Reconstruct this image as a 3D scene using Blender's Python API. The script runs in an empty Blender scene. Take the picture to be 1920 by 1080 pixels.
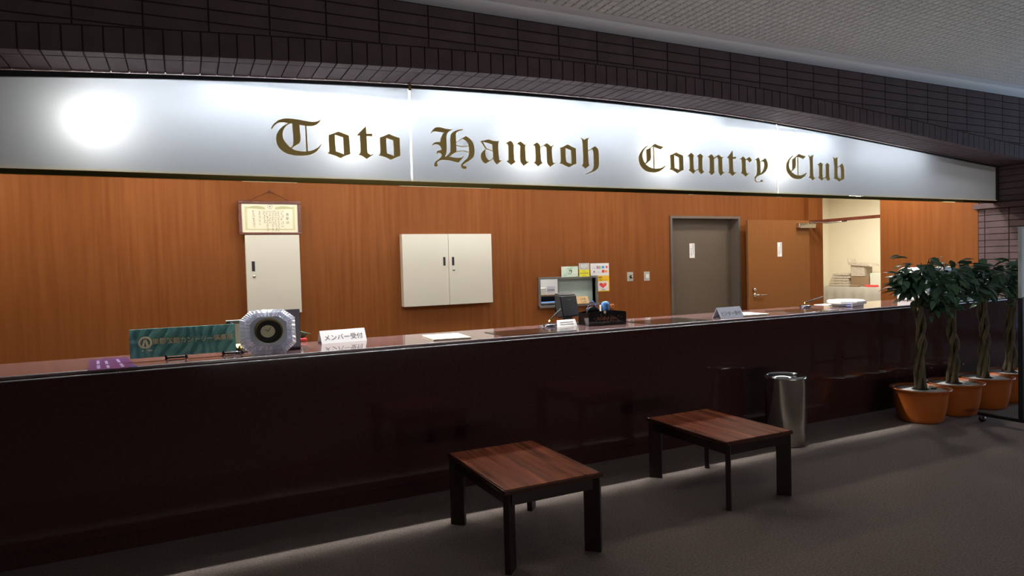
import bpy, bmesh, math, random
from mathutils import Vector, Matrix
from math import sin, cos, pi, radians

# ------------------------------------------------------------------ camera
C = bpy.context.scene.collection
SC = bpy.context.scene
FPX, YAW, PITCH, ROLL, CAM_H = 1248.42, 0.457334, -0.0326613, -0.0273054, 1.5


def cam_axes():
    cy, sy, cp, sp, cr, sr = cos(YAW), sin(YAW), cos(PITCH), sin(PITCH), cos(ROLL), sin(ROLL)
    fw = Vector((sy * cp, cy * cp, sp))
    rt = Vector((cy, -sy, 0))
    up = rt.cross(fw)
    return cr * rt + sr * up, -sr * rt + cr * up, fw


RT, UP, FW = cam_axes()
cam_data = bpy.data.cameras.new('camera')
cam_data.sensor_width = 36.0
cam_data.lens = FPX / 1920 * 36.0
cam_data.clip_start = 0.05
camera = bpy.data.objects.new('camera', cam_data)
C.objects.link(camera)
camera.matrix_world = Matrix(((RT.x, UP.x, -FW.x, 0), (RT.y, UP.y, -FW.y, 0), (RT.z, UP.z, -FW.z, CAM_H), (0, 0, 0, 1)))
SC.camera = camera

# ------------------------------------------------------------------ world, light of the lobby, exposure
SC.view_settings.view_transform = 'Standard'
SC.view_settings.look = 'None'
SC.view_settings.gamma = 1.0
SC.view_settings.use_curve_mapping = False
SC.view_settings.exposure = 0.0
world = bpy.data.worlds.new('world')
SC.world = world
world.use_nodes = True
bg = world.node_tree.nodes['Background']
bg.inputs[0].default_value = (0.72, 0.82, 1.0, 1)
bg.inputs[1].default_value = 0.045


def area_light(name, loc, target, sx, sy, power, col, spread=pi):
    d = bpy.data.lights.new(name, 'AREA')
    d.shape = 'RECTANGLE'
    d.size, d.size_y, d.energy, d.color, d.spread = sx, sy, power, col, spread
    o = bpy.data.objects.new(name, d)
    C.objects.link(o)
    o.location = loc
    o.rotation_euler = (Vector(target) - Vector(loc)).to_track_quat('-Z', 'Y').to_euler()
    return o


# daylight from the lobby windows far to the right, and an added uplight behind the camera to brighten the ceiling
area_light('window_daylight', (13.4, 2.9, 0.9), (8.2, 2.8, 3.0), 2.0, 1.6, 75, (0.50, 0.72, 1.0), radians(120))
area_light('ceiling_fill_light', (3.2, -5.2, 0.12), (4.3, 0.4, 3.3), 6.0, 0.8, 86, (1.0, 0.98, 0.95), radians(125))
# ceiling fittings over the aisle behind the counter
for k in range(7):
    area_light('aisle_ceiling_light', (-1.9 + 1.72 * k, 6.62, 2.93), (-1.9 + 1.72 * k, 6.85, 0.0), 0.9, 0.2, (27, 25, 18, 16, 17, 17, 18)[k], (1.0, 0.91, 0.80))
area_light('right_end_downlight', (7.95, 5.16, 2.94), (7.95, 5.16, 0.0), 0.12, 0.12, 13, (1.0, 0.97, 0.95))
area_light('side_wall_downlight', (8.1, 5.75, 2.94), (8.3, 5.75, 0.0), 0.2, 0.2, 36, (1.0, 0.95, 0.88))
area_light('store_room_light', (11.2, 8.2, 2.85), (11.4, 8.2, 0), 1.6, 1.6, 150, (1.0, 0.95, 0.86))
area_light('office_light', (4.4, 7.95, 2.4), (4.4, 8.4, 0), 1.2, 0.3, 40, (0.93, 0.98, 1.0))

# ------------------------------------------------------------------ pixel -> plane helpers (1920x1080 frame)


def ray(px, py):
    return RT * ((px - 960) / FPX) - UP * ((py - 540) / FPX) + FW


def on_y(px, py, y):
    d = ray(px, py)
    return Vector((0, 0, CAM_H)) + d * (y / d.y)


def on_x(px, py, x):
    d = ray(px, py)
    return Vector((0, 0, CAM_H)) + d * (x / d.x)


def on_z(px, py, z):
    d = ray(px, py)
    return Vector((0, 0, CAM_H)) + d * ((z - CAM_H) / d.z)


# ------------------------------------------------------------------ materials
MATS = {}


def mat(name, col, rough=0.5, metal=0.0, spec=0.5, noise=None, bump=None, coat=0.0, emit=None, ior=None, trans=0.0):
    """noise=(scale xyz, colour2, detail, contrast lo, hi); bump=(scale, strength)"""
    if name in MATS:
        return MATS[name]
    m = bpy.data.materials.new(name)
    m.use_nodes = True
    nt = m.node_tree
    b = nt.nodes['Principled BSDF']
    b.inputs['Base Color'].default_value = (*col, 1)
    b.inputs['Roughness'].default_value = rough
    b.inputs['Metallic'].default_value = metal
    b.inputs['Specular IOR Level'].default_value = spec
    b.inputs['Coat Weight'].default_value = coat
    b.inputs['Coat Roughness'].default_value = 0.05
    b.inputs['Transmission Weight'].default_value = trans
    if ior:
        b.inputs['IOR'].default_value = ior
    if emit:
        b.inputs['Emission Color'].default_value = (*emit[0], 1)
        b.inputs['Emission Strength'].default_value = emit[1]
    tc = nt.nodes.new('ShaderNodeTexCoord')
    if noise:
        mp = nt.nodes.new('ShaderNodeMapping')
        mp.inputs['Scale'].default_value = noise[0]
        nz = nt.nodes.new('ShaderNodeTexNoise')
        nz.inputs['Scale'].default_value = 1.0
        nz.inputs['Detail'].default_value = noise[2]
        rp = nt.nodes.new('ShaderNodeValToRGB')
        rp.color_ramp.elements[0].position = noise[3]
        rp.color_ramp.elements[1].position = noise[4]
        rp.color_ramp.elements[0].color = (*col, 1)
        rp.color_ramp.elements[1].color = (*noise[1], 1)
        nt.links.new(tc.outputs['Object'], mp.inputs[0])
        nt.links.new(mp.outputs[0], nz.inputs['Vector'])
        nt.links.new(nz.outputs['Fac'], rp.inputs[0])
        nt.links.new(rp.outputs[0], b.inputs['Base Color'])
    if bump:
        nb = nt.nodes.new('ShaderNodeTexNoise')
        nb.inputs['Scale'].default_value = bump[0]
        nb.inputs['Detail'].default_value = 4
        bp = nt.nodes.new('ShaderNodeBump')
        bp.inputs['Strength'].default_value = bump[1]
        bp.inputs['Distance'].default_value = 0.01
        nt.links.new(tc.outputs['Object'], nb.inputs['Vector'])
        nt.links.new(nb.outputs['Fac'], bp.inputs['Height'])
        nt.links.new(bp.outputs[0], b.inputs['Normal'])
    MATS[name] = m
    return m


def wood_mat(name, c1, c2, c3, grain=(9, 9, 0.5), rough=0.42, big=(1.1, 1.1, 0.25), spec=0.35):
    """veneer: fine streaks along the grain, broad figure, flecks"""
    m = bpy.data.materials.new(name)
    m.use_nodes = True
    nt = m.node_tree
    L = nt.links.new
    b = nt.nodes['Principled BSDF']
    b.inputs['Roughness'].default_value = rough
    b.inputs['Specular IOR Level'].default_value = spec
    tc = nt.nodes.new('ShaderNodeTexCoord')

    def nz(scale, detail, dist=0.0):
        mp = nt.nodes.new('ShaderNodeMapping')
        mp.inputs['Scale'].default_value = scale
        n = nt.nodes.new('ShaderNodeTexNoise')
        n.inputs['Scale'].default_value = 1
        n.inputs['Detail'].default_value = detail
        n.inputs['Distortion'].default_value = dist
        L(tc.outputs['Object'], mp.inputs[0])
        L(mp.outputs[0], n.inputs['Vector'])
        return n
    n1 = nz(tuple(g * 4 for g in grain), 5)
    n2 = nz(big, 3, 0.4)
    r1 = nt.nodes.new('ShaderNodeValToRGB')
    r1.color_ramp.elements[0].position, r1.color_ramp.elements[1].position = 0.32, 0.70
    r1.color_ramp.elements[0].color, r1.color_ramp.elements[1].color = (*c1, 1), (*c2, 1)
    L(n1.outputs['Fac'], r1.inputs[0])
    mx = nt.nodes.new('ShaderNodeMixRGB')
    mr = nt.nodes.new('ShaderNodeMapRange')
    mr.inputs[1].default_value, mr.inputs[2].default_value = 0.38, 0.66
    mr.inputs[3].default_value, mr.inputs[4].default_value = 0.0, 0.75
    L(n2.outputs['Fac'], mr.inputs[0])
    L(mr.outputs[0], mx.inputs[0])
    L(r1.outputs[0], mx.inputs[1])
    mx.inputs[2].default_value = (*c3, 1)
    L(mx.outputs[0], b.inputs['Base Color'])
    MATS[name] = m
    return m


M_WOODWALL = wood_mat('sapele_veneer', (0.168, 0.051, 0.0115), (0.222, 0.076, 0.019), (0.192, 0.062, 0.0145), (6, 6, 0.28), 0.55, (1.1, 1.1, 0.25), 0.12)
M_WOODDOOR = wood_mat('door_veneer', (0.19, 0.075, 0.022), (0.225, 0.092, 0.028), (0.205, 0.082, 0.024), (10, 10, 0.6), 0.5, (1.1, 1.1, 0.25), 0.15)
M_TABLE = wood_mat('rosewood', (0.075, 0.016, 0.008), (0.66, 0.19, 0.085), (0.48, 0.115, 0.05), (7, 0.5, 7), 0.25, (9, 0.9, 3), 0.25)
M_TABLE_DARK = mat('rosewood_dark', (0.016, 0.007, 0.005), 0.32, spec=0.5)
M_TABLE_EDGE = mat('rosewood_edge', (0.06, 0.018, 0.010), 0.12, spec=0.7)
M_CARPET = mat('carpet', (0.20, 0.155, 0.135), 0.95, spec=0.1, noise=((90, 90, 90), (0.36, 0.29, 0.255), 5, 0.3, 0.72), bump=(260, 0.5))
M_BRICK = mat('brown_tile', (0.080, 0.051, 0.053), 0.62, spec=0.25, noise=((7, 7, 7), (0.106, 0.070, 0.072), 3, 0.3, 0.7), bump=(80, 0.15))
M_MORTAR = mat('mortar', (0.040, 0.029, 0.029), 0.9, spec=0.2)
M_CEIL = mat('ceiling_board', (0.74, 0.74, 0.70), 0.9, spec=0.2)
M_CEIL_GAP = mat('ceiling_groove', (0.38, 0.38, 0.36), 0.9, spec=0.2)
M_COVE = mat('plaster_cove', (0.74, 0.74, 0.74), 0.8, spec=0.2)
M_INTCEIL = mat('white_plaster', (0.75, 0.74, 0.70), 0.85, spec=0.2)
M_CREAM = mat('cream_wall', (0.80, 0.73, 0.56), 0.8, spec=0.2)
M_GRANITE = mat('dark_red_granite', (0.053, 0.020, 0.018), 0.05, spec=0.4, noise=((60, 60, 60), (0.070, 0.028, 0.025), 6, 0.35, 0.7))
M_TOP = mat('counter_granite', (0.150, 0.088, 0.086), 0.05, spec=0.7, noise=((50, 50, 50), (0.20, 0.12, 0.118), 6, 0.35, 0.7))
M_EDGE_HIGHLIGHT = mat('painted_highlight', (0.86, 0.84, 0.90), 0.25, 0.25)  # near-white colour standing in for highlights on the counter edges
M_KICK = mat('dark_kick', (0.015, 0.009, 0.008), 0.25)
M_CABINET = mat('cream_steel', (0.70, 0.695, 0.60), 0.45)
M_CABSIDE = mat('beige_steel', (0.60, 0.53, 0.40), 0.5)
M_BLACK = mat('black_plastic', (0.012, 0.012, 0.013), 0.4)
M_BLACKGLOSS = mat('black_lacquer', (0.012, 0.008, 0.007), 0.12, coat=0.5)
M_GREYDOOR = mat('grey_steel_door', (0.105, 0.080, 0.056), 0.5)
M_GREYFRAME = mat('grey_steel_frame', (0.115, 0.092, 0.075), 0.45)
M_CHROME = mat('chrome', (0.75, 0.76, 0.78), 0.12, 1.0)
M_STEEL = mat('brushed_steel', (0.62, 0.60, 0.56), 0.22, 1.0)
M_ALU = mat('aluminium', (0.55, 0.53, 0.50), 0.35, 1.0)
M_GOLD = mat('gold_plate', (0.84, 0.60, 0.20), 0.3, 0.5)
M_BRASS = mat('polished_brass', (0.50, 0.37, 0.12), 0.06, 1.0)
M_GLASSEDGE = mat('polished_glass_edge', (0.75, 0.82, 0.80), 0.2, spec=0.8)
M_DARKFRAME = mat('dark_metal_frame', (0.05, 0.05, 0.055), 0.3, 0.6)
M_WHITE = mat('white_paper', (0.80, 0.80, 0.80), 0.7)
M_IVORY = mat('ivory_paper', (0.84, 0.80, 0.62), 0.7)
M_WHITEP = mat('white_plastic', (0.78, 0.78, 0.78), 0.35)
M_INK = mat('ink', (0.03, 0.03, 0.03), 0.7)
M_GREYINK = mat('grey_ink', (0.24, 0.24, 0.22), 0.7)
M_OLIVE = mat('olive_print', (0.62, 0.62, 0.36), 0.7)
M_FRAMEWOOD = mat('frame_wood', (0.085, 0.022, 0.012), 0.3, noise=((60, 60, 60), (0.14, 0.04, 0.02), 3, 0.4, 0.6))
M_GREENPR = mat('green_print', (0.48, 0.76, 0.55), 0.7, noise=((9, 9, 9), (0.76, 0.86, 0.74), 1, 0.35, 0.6))
M_YELLOW = mat('yellow_print', (0.80, 0.76, 0.05), 0.7)
M_AMBER = mat('amber_print', (0.85, 0.52, 0.02), 0.7)
M_RED = mat('red_print', (0.72, 0.05, 0.05), 0.6)
M_ORANGE = mat('orange_print', (0.85, 0.30, 0.04), 0.6)
M_BLUE = mat('blue_print', (0.06, 0.22, 0.62), 0.6)
M_BLUEP = mat('blue_plastic', (0.10, 0.28, 0.68), 0.35)
M_TERRA = mat('terracotta_plastic', (0.47, 0.115, 0.019), 0.32, spec=0.35)
M_SOIL = mat('pale_soil_cover', (0.62, 0.60, 0.55), 0.9)
M_DARKSOIL = mat('dark_soil', (0.03, 0.025, 0.02), 0.95)
M_BARK = mat('bark', (0.07, 0.055, 0.028), 0.85, noise=((25, 25, 9), (0.15, 0.115, 0.055), 4, 0.35, 0.7), bump=(60, 0.5))
M_BRONZE = mat('green_bronze', (0.10, 0.31, 0.28), 0.40, 0.1, noise=((14, 14, 14), (0.18, 0.43, 0.39), 4, 0.35, 0.7), bump=(90, 0.12))
M_DULLGOLD = mat('dull_gold', (0.74, 0.65, 0.41), 0.4, 0.3)
M_LEAVES = [mat('leaf_a', (0.065, 0.145, 0.085), 0.34, spec=0.6, noise=((14, 14, 14), (0.085, 0.18, 0.11), 2, 0.3, 0.7)),
            mat('leaf_b', (0.042, 0.10, 0.058), 0.34, spec=0.6, noise=((14, 14, 14), (0.065, 0.145, 0.085), 2, 0.3, 0.7)),
            mat('leaf_c', (0.075, 0.17, 0.075), 0.4, spec=0.5, noise=((14, 14, 14), (0.10, 0.20, 0.09), 2, 0.3, 0.7))]
M_TWIG = mat('twig', (0.06, 0.075, 0.03), 0.8)
M_CLOTH = mat('table_cloth', (0.34, 0.31, 0.25), 0.9, bump=(12, 0.3))
M_NEWS = mat('newsprint', (0.36, 0.30, 0.23), 0.9, noise=((30, 30, 60), (0.52, 0.46, 0.36), 4, 0.4, 0.6))
M_CARD = mat('cardboard', (0.24, 0.155, 0.085), 0.85)
M_TAN = mat('tan_plastic', (0.62, 0.42, 0.20), 0.5)
M_FROST2 = mat('frosted_pane', (0.44, 0.56, 0.52), 0.5)
M_DARKMAT = mat('desk_mat', (0.012, 0.010, 0.010), 0.14)
M_SWITCH = mat('switch_plate', (0.44, 0.43, 0.37), 0.5)
M_CABLE = mat('blue_cable', (0.10, 0.16, 0.62), 0.4)


def crystal_mat():
    m = bpy.data.materials.new('cut_crystal')
    m.use_nodes = True
    nt = m.node_tree
    nt.nodes.clear()
    out = nt.nodes.new('ShaderNodeOutputMaterial')
    g = nt.nodes.new('ShaderNodeBsdfGlossy')
    g.inputs['Roughness'].default_value = 0.12
    g.inputs['Color'].default_value = (0.92, 0.94, 1, 1)
    t = nt.nodes.new('ShaderNodeBsdfTransparent')
    t.inputs['Color'].default_value = (0.86, 0.88, 0.94, 1)
    d = nt.nodes.new('ShaderNodeBsdfTranslucent')
    d.inputs['Color'].default_value = (0.75, 0.78, 0.9, 1)
    df = nt.nodes.new('ShaderNodeBsdfDiffuse')
    df.inputs['Color'].default_value = (0.70, 0.72, 0.82, 1)
    m1, m2, m3 = (nt.nodes.new('ShaderNodeMixShader') for _ in range(3))
    m1.inputs[0].default_value, m2.inputs[0].default_value, m3.inputs[0].default_value = 0.45, 0.45, 0.35
    L = nt.links.new
    L(g.outputs[0], m1.inputs[1]); L(t.outputs[0], m1.inputs[2])
    L(d.outputs[0], m2.inputs[1]); L(df.outputs[0], m2.inputs[2])
    L(m1.outputs[0], m3.inputs[1]); L(m2.outputs[0], m3.inputs[2])
    L(m3.outputs[0], out.inputs[0])
    return m


M_CRYSTAL = crystal_mat()


def frosted_mat():
    m = bpy.data.materials.new('frosted_glass')
    m.use_nodes = True
    nt = m.node_tree
    nt.nodes.clear()
    L = nt.links.new
    out = nt.nodes.new('ShaderNodeOutputMaterial')
    t = nt.nodes.new('ShaderNodeBsdfTranslucent')
    t.inputs['Color'].default_value = (0.062, 0.067, 0.074, 1)
    d = nt.nodes.new('ShaderNodeBsdfDiffuse')
    d.inputs['Color'].default_value = (0.42, 0.43, 0.45, 1)
    m1 = nt.nodes.new('ShaderNodeAddShader')
    L(t.outputs[0], m1.inputs[0]); L(d.outputs[0], m1.inputs[1])
    L(m1.outputs[0], out.inputs[0])
    return m


def clear_mat():
    m = bpy.data.materials.new('clear_glass_face')
    m.use_nodes = True
    nt = m.node_tree
    nt.nodes.clear()
    out = nt.nodes.new('ShaderNodeOutputMaterial')
    t = nt.nodes.new('ShaderNodeBsdfTransparent')
    t.inputs['Color'].default_value = (0.96, 0.98, 0.98, 1)
    nt.links.new(t.outputs[0], out.inputs[0])
    return m


M_FROST, M_CLEAR = frosted_mat(), clear_mat()


def acrylic_mat():
    m = bpy.data.materials.new('opal_acrylic')
    m.use_nodes = True
    nt = m.node_tree
    nt.nodes.clear()
    out = nt.nodes.new('ShaderNodeOutputMaterial')
    t = nt.nodes.new('ShaderNodeBsdfTranslucent')
    t.inputs['Color'].default_value = (0.46, 0.47, 0.48, 1)
    nt.links.new(t.outputs[0], out.inputs[0])
    return m


M_GLOWEDGE = acrylic_mat()


def emit_mat(name, col, s):
    m = bpy.data.materials.new(name)
    m.use_nodes = True
    nt = m.node_tree
    nt.nodes.clear()
    out = nt.nodes.new('ShaderNodeOutputMaterial')
    e = nt.nodes.new('ShaderNodeEmission')
    e.inputs[0].default_value = (*col, 1)
    e.inputs[1].default_value = s
    nt.links.new(e.outputs[0], out.inputs[0])
    return m


M_TUBE = emit_mat('fluorescent_glow', (0.97, 0.98, 1.0), 190)
M_TUBE2 = emit_mat('added_tube_glow', (0.93, 0.97, 1.0), 150)
M_BULB = emit_mat('halogen_glow', (1.0, 0.94, 0.84), 900)

# ------------------------------------------------------------------ mesh helpers


def add_box(bm, x0, x1, y0, y1, z0, z1, bevel=0.0, mi=0):
    vs = [bm.verts.new(p) for p in ((x0, y0, z0), (x1, y0, z0), (x1, y1, z0), (x0, y1, z0), (x0, y0, z1), (x1, y0, z1), (x1, y1, z1), (x0, y1, z1))]
    fs = [bm.faces.new([vs[i] for i in f]) for f in ((3, 2, 1, 0), (4, 5, 6, 7), (0, 1, 5, 4), (1, 2, 6, 5), (2, 3, 7, 6), (3, 0, 4, 7))]
    for f in fs:
        f.material_index = mi
    if bevel:
        es = list({e for f in fs for e in f.edges})
        r = bmesh.ops.bevel(bm, geom=es, offset=bevel, segments=2, affect='EDGES', profile=0.5)
        for f in r['faces']:
            f.material_index = mi
    return vs


def box(x0, x1, y0, y1, z0, z1, bevel=0.0):
    bm = bmesh.new()
    add_box(bm, x0, x1, y0, y1, z0, z1, bevel)
    return bm


def hexa(bm, p):
    """8 points: bottom ring 0-3, top ring 4-7"""
    vs = [bm.verts.new(q) for q in p]
    for f in ((3, 2, 1, 0), (4, 5, 6, 7), (0, 1, 5, 4), (1, 2, 6, 5), (2, 3, 7, 6), (3, 0, 4, 7)):
        bm.faces.new([vs[i] for i in f])
    return vs


def add_lathe(bm, prof, n=32, c=(0, 0, 0), a0=0.0):
    rings = []
    for r, z in prof:
        if r < 1e-6:
            rings.append([bm.verts.new((c[0], c[1], c[2] + z))])
        else:
            rings.append([bm.verts.new((c[0] + r * cos(a0 + 2 * pi * k / n), c[1] + r * sin(a0 + 2 * pi * k / n), c[2] + z)) for k in range(n)])
    for a, b in zip(rings, rings[1:]):
        for k in range(n):
            k2 = (k + 1) % n
            if len(a) == 1 and len(b) == 1:
                continue
            if len(a) == 1:
                bm.faces.new([a[0], b[k2], b[k]][::-1])
            elif len(b) == 1:
                bm.faces.new([a[k], a[k2], b[0]])
            else:
                bm.faces.new([a[k], a[k2], b[k2], b[k]])


def lathe(prof, n=32, c=(0, 0, 0)):
    bm = bmesh.new()
    add_lathe(bm, prof, n, c)
    return bm


def add_tube(bm, pts, r, n=8, caps=True):
    pts = [Vector(p) for p in pts]
    rr = r if isinstance(r, (list, tuple)) else [r] * len(pts)
    rings = []
    for i, p in enumerate(pts):
        d = (pts[min(i + 1, len(pts) - 1)] - pts[max(i - 1, 0)]).normalized()
        ref = Vector((0, 0, 1)) if abs(d.z) < 0.9 else Vector((1, 0, 0))
        u = d.cross(ref).normalized()
        v = d.cross(u)
        rings.append([bm.verts.new(p + (u * cos(2 * pi * k / n) + v * sin(2 * pi * k / n)) * rr[i]) for k in range(n)])
    for a, b in zip(rings, rings[1:]):
        for k in range(n):
            bm.faces.new([a[k], b[k], b[(k + 1) % n], a[(k + 1) % n]])
    if caps:
        bm.faces.new(rings[0])
        bm.faces.new(rings[-1][::-1])


def tube(pts, r, n=8):
    bm = bmesh.new()
    add_tube(bm, pts, r, n)
    return bm


def obj(name, bm, m, parent=None, smooth=False, loc=None, rotz=0.0):
    me = bpy.data.meshes.new(name)
    bmesh.ops.recalc_face_normals(bm, faces=bm.faces)
    bm.to_mesh(me)
    bm.free()
    for x in (m if isinstance(m, (list, tuple)) else [m]):
        me.materials.append(x)
    if smooth:
        me.polygons.foreach_set('use_smooth', [True] * len(me.polygons))
    o = bpy.data.objects.new(name, me)
    C.objects.link(o)
    if parent:
        o.parent = parent
    if loc is not None:
        o.location = loc
    if rotz:
        o.rotation_euler = (0, 0, rotz)
    return o


def tag(o, label, cat, group=None):
    o['label'] = label
    o['category'] = cat
    if group:
        o['group'] = group
    return o


def thing(name, label, cat, loc=(0, 0, 0), rotz=0.0, group=None):
    o = bpy.data.objects.new(name, None)
    o.empty_display_size = 0.1
    C.objects.link(o)
    o.location = loc
    o.rotation_euler = (0, 0, rotz)
    return tag(o, label, cat, group)


def struct(o, label=None, cat=None):
    o['kind'] = 'structure'
    if label:
        o['label'] = label
    if cat:
        o['category'] = cat
    return o


def flat_poly(bm, outers, to3d, depth_vec):
    """outline with holes -> extruded solid: list of contours (first = outer)"""
    cu = bpy.data.curves.new('tmp', 'CURVE')
    cu.dimensions = '2D'
    cu.fill_mode = 'BOTH'
    for c in outers:
        s = cu.splines.new('POLY')
        s.points.add(len(c) - 1)
        for p, (x, y) in zip(s.points, c):
            p.co = (x, y, 0, 1)
        s.use_cyclic_u = True
    o = bpy.data.objects.new('tmp', cu)
    me = bpy.data.meshes.new_from_object(o)
    b2 = bmesh.new()
    b2.from_mesh(me)
    bmesh.ops.remove_doubles(b2, verts=b2.verts, dist=1e-5)
    vmap = {}
    dv = Vector(depth_vec)
    for v in b2.verts:
        p = to3d(v.co.x, v.co.y)
        vmap[v] = (bm.verts.new(p), bm.verts.new(p + dv))
    for f in b2.faces:
        bm.faces.new([vmap[v][0] for v in f.verts])
        bm.faces.new([vmap[v][1] for v in reversed(f.verts)])
    for e in b2.edges:
        if len(e.link_faces) == 1:
            a, b = e.verts
            bm.faces.new([vmap[a][0], vmap[b][0], vmap[b][1], vmap[a][1]])
    b2.free()
    bpy.data.meshes.remove(me)
    bpy.data.objects.remove(o)
    bpy.data.curves.remove(cu)


TXT = {}


def text_bm(bm, s, size, origin, right, up, thick=0.0006, align='CENTER', bold=0.0):
    """flat lettering on a surface; origin = baseline anchor"""
    key = (s, align, bold)
    if key not in TXT:
        cu = bpy.data.curves.new('t', 'FONT')
        cu.body = s
        cu.size = 1.0
        cu.align_x = align
        cu.offset = bold
        cu.resolution_u = 2
        o = bpy.data.objects.new('t', cu)
        me = bpy.data.meshes.new_from_object(o)
        TXT[key] = ([v.co.copy() for v in me.vertices], [list(p.vertices) for p in me.polygons])
        bpy.data.meshes.remove(me)
        bpy.data.objects.remove(o)
        bpy.data.curves.remove(cu)
    vs, fs = TXT[key]
    right, up, origin = Vector(right), Vector(up), Vector(origin)
    nrm = right.cross(up)
    nv = [bm.verts.new(origin + right * v.x * size + up * v.y * size + nrm * thick) for v in vs]
    for f in fs:
        try:
            bm.faces.new([nv[i] for i in f])
        except ValueError:
            pass


def vtext_bm(bm, s, size, top, right, up, pitch=1.05):
    for k, ch in enumerate(s):
        text_bm(bm, ch, size, Vector(top) - Vector(up) * size * (pitch * k + 0.9), right, up)


XR, ZU = (1, 0, 0), (0, 0, 1)

# ================================================================== THE SETTING
Y_FACE, Y_GLASS, Y_BACKFACE, Y_WALL = 4.25, 4.67, 4.887, 7.471
X_JAMB, Z_CEIL, Z_INT = 8.9, 3.28, 2.95
ARC = [0.00013134142127809722, -0.001750012510245756, -0.004627659232889825, 0.0653129996323925, 2.74399004307546]
GLC = [4.6683614988774566e-05, -0.0005194275502584919, -0.009356635291546973, 0.07145709679215705, 2.720464237280768]


def poly(c, x):
    r = 0.0
    for k in c:
        r = r * x + k
    return r


def arch(x):
    return poly(ARC, max(-2.4, min(X_JAMB + 0.1, x)))


def glass_top(x):
    return min(poly(GLC, x), arch(x) - 0.012)


X_L = -2.4   # left end of the opening (outside the picture)
# floor
bm = bmesh.new()
add_box(bm, -5, 14, -6, 10.6, -0.12, 0.0)
floor = struct(obj('floor', bm, M_CARPET), 'grey brown carpet floor in front of the reception counter', 'floor')

# lobby ceiling: slab, smooth strip at the wall, waffle pads
ceiling = struct(obj('ceiling', box(-5, 14, -6, 5.2, Z_CEIL + 0.012, Z_CEIL + 0.15), M_CEIL_GAP), 'pale waffle patterned ceiling above the lobby', 'ceiling')
bm = bmesh.new()
n = 8
prof = [(Y_FACE - 0.002, Z_CEIL - 0.03), (Y_FACE - 0.05, Z_CEIL - 0.03)]
for k in range(n + 1):
    a = pi / 2 * k / n
    prof.append((Y_FACE - 0.05 - 0.10 * sin(a), Z_CEIL - 0.03 + 0.03 * (1 - cos(a))))
prof.append((4.0, Z_CEIL))
prof.append((4.0, Z_CEIL + 0.012))
prof.append((Y_FACE - 0.002, Z_CEIL + 0.012))
a = [bm.verts.new((-5, y, z)) for y, z in prof]
b = [bm.verts.new((14, y, z)) for y, z in prof]
for i in range(len(prof)):
    j = (i + 1) % len(prof)
    bm.faces.new([a[i], a[j], b[j], b[i]])
bm.faces.new(a); bm.faces.new(b[::-1])
obj('cove_strip', bm, M_COVE, ceiling)
bm = bmesh.new()
P = 0.069
ny, nx = int(3.4 / P), int(10.5 / P)
for j in range(ny):
    for i in range(nx):
        x, y = 0.4 + i * P, 3.995 - j * P
        z0, z1, g, t = Z_CEIL + 0.012, Z_CEIL - 0.001, 0.005, 0.009
        lo = [(x + g, y - g, z1), (x + P - g, y - g, z1), (x + P - g, y - P + g, z1), (x + g, y - P + g, z1)]
        lo = [bm.verts.new((x + t, y - t, z1)), bm.verts.new((x + P - t, y - t, z1)), bm.verts.new((x + P - t, y - P + t, z1)), bm.verts.new((x + t, y - P + t, z1))]
        hi = [bm.verts.new((x + g, y - g, z0)), bm.verts.new((x + P - g, y - g, z0)), bm.verts.new((x + P - g, y - P + g, z0)), bm.verts.new((x + g, y - P + g, z0))]
        bm.faces.new(lo)
        for k in range(4):
            bm.faces.new([lo[k], hi[k], hi[(k + 1) % 4], lo[(k + 1) % 4]])
pads = obj('ceiling_pads', bm, M_CEIL, ceiling)
pads['kind'] = 'stuff'

# front wall with the shallow arch: mortar core, then every tile a piece of its own
D = 0.010
bm = bmesh.new()
N = 60
xs = [X_L + (X_JAMB + D - X_L) * i / N for i in range(N + 1)]
lo = [(x, arch(x) + D) for x in xs]
ring = [(-5, 0), (X_L, 0), *lo, (X_JAMB + D, 0), (14, 0), (14, Z_CEIL + 0.1), (-5, Z_CEIL + 0.1)]
flat_poly(bm, [ring], lambda x, y: Vector((x, Y_FACE + D, y)), (0, Y_BACKFACE - Y_FACE - D, 0))
wall_front = struct(obj('wall_front', bm, M_MORTAR), 'dark brown tiled wall with a wide shallow arch', 'wall')

TP, CP, SOLD_H, SP = 0.3345, 0.0735, 0.142, 0.0965
G = 0.004
# stack bonded face tiles
x0 = 5.2025
cache = {}
for i in range(-19, 15):
    xa, xb = x0 + i * TP + G, x0 + (i + 1) * TP - G
    if xb < -1.6 or xa > 9.3:
        continue
    for j in range(0, 13):
        zt = Z_CEIL - 0.034 - j * CP
        zb = zt - CP + 2 * G
        m = 5
        cut = [(xa + (xb - xa) * k / m) for k in range(m + 1)]
        low = [max(zb, arch(x) + SOLD_H + G) for x in cut]
        if min(low) >= zt - 0.004:
            break
        if max(low) <= zb + 1e-6:
            me = cache.get('full')
            if me is None:
                o = obj('brick', box(0, TP - 2 * G, 0, D + 0.004, 0, CP - 2 * G, 0.0025), M_BRICK, wall_front)
                cache['full'] = o.data
            else:
                o = bpy.data.objects.new('brick', me)
                C.objects.link(o)
                o.parent = wall_front
            o.location = (xa, Y_FACE - 0.002 + 0.0016 * random.Random(i * 31 + j).random(), zb)
        else:
            ring = [(x, min(z, zt - 0.002)) for x, z in zip(cut, low)] + [(xb, zt), (xa, zt)]
            bm = bmesh.new()
            va = [bm.verts.new((x, Y_FACE, z)) for x, z in ring]
            vb = [bm.verts.new((x, Y_FACE + D + 0.002, z)) for x, z in ring]
            bm.faces.new(va); bm.faces.new(vb[::-1])
            for k in range(len(ring)):
                k2 = (k + 1) % len(ring)
                bm.faces.new([va[k], vb[k], vb[k2], va[k2]])
            obj('brick', bm, M_BRICK, wall_front)
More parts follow.
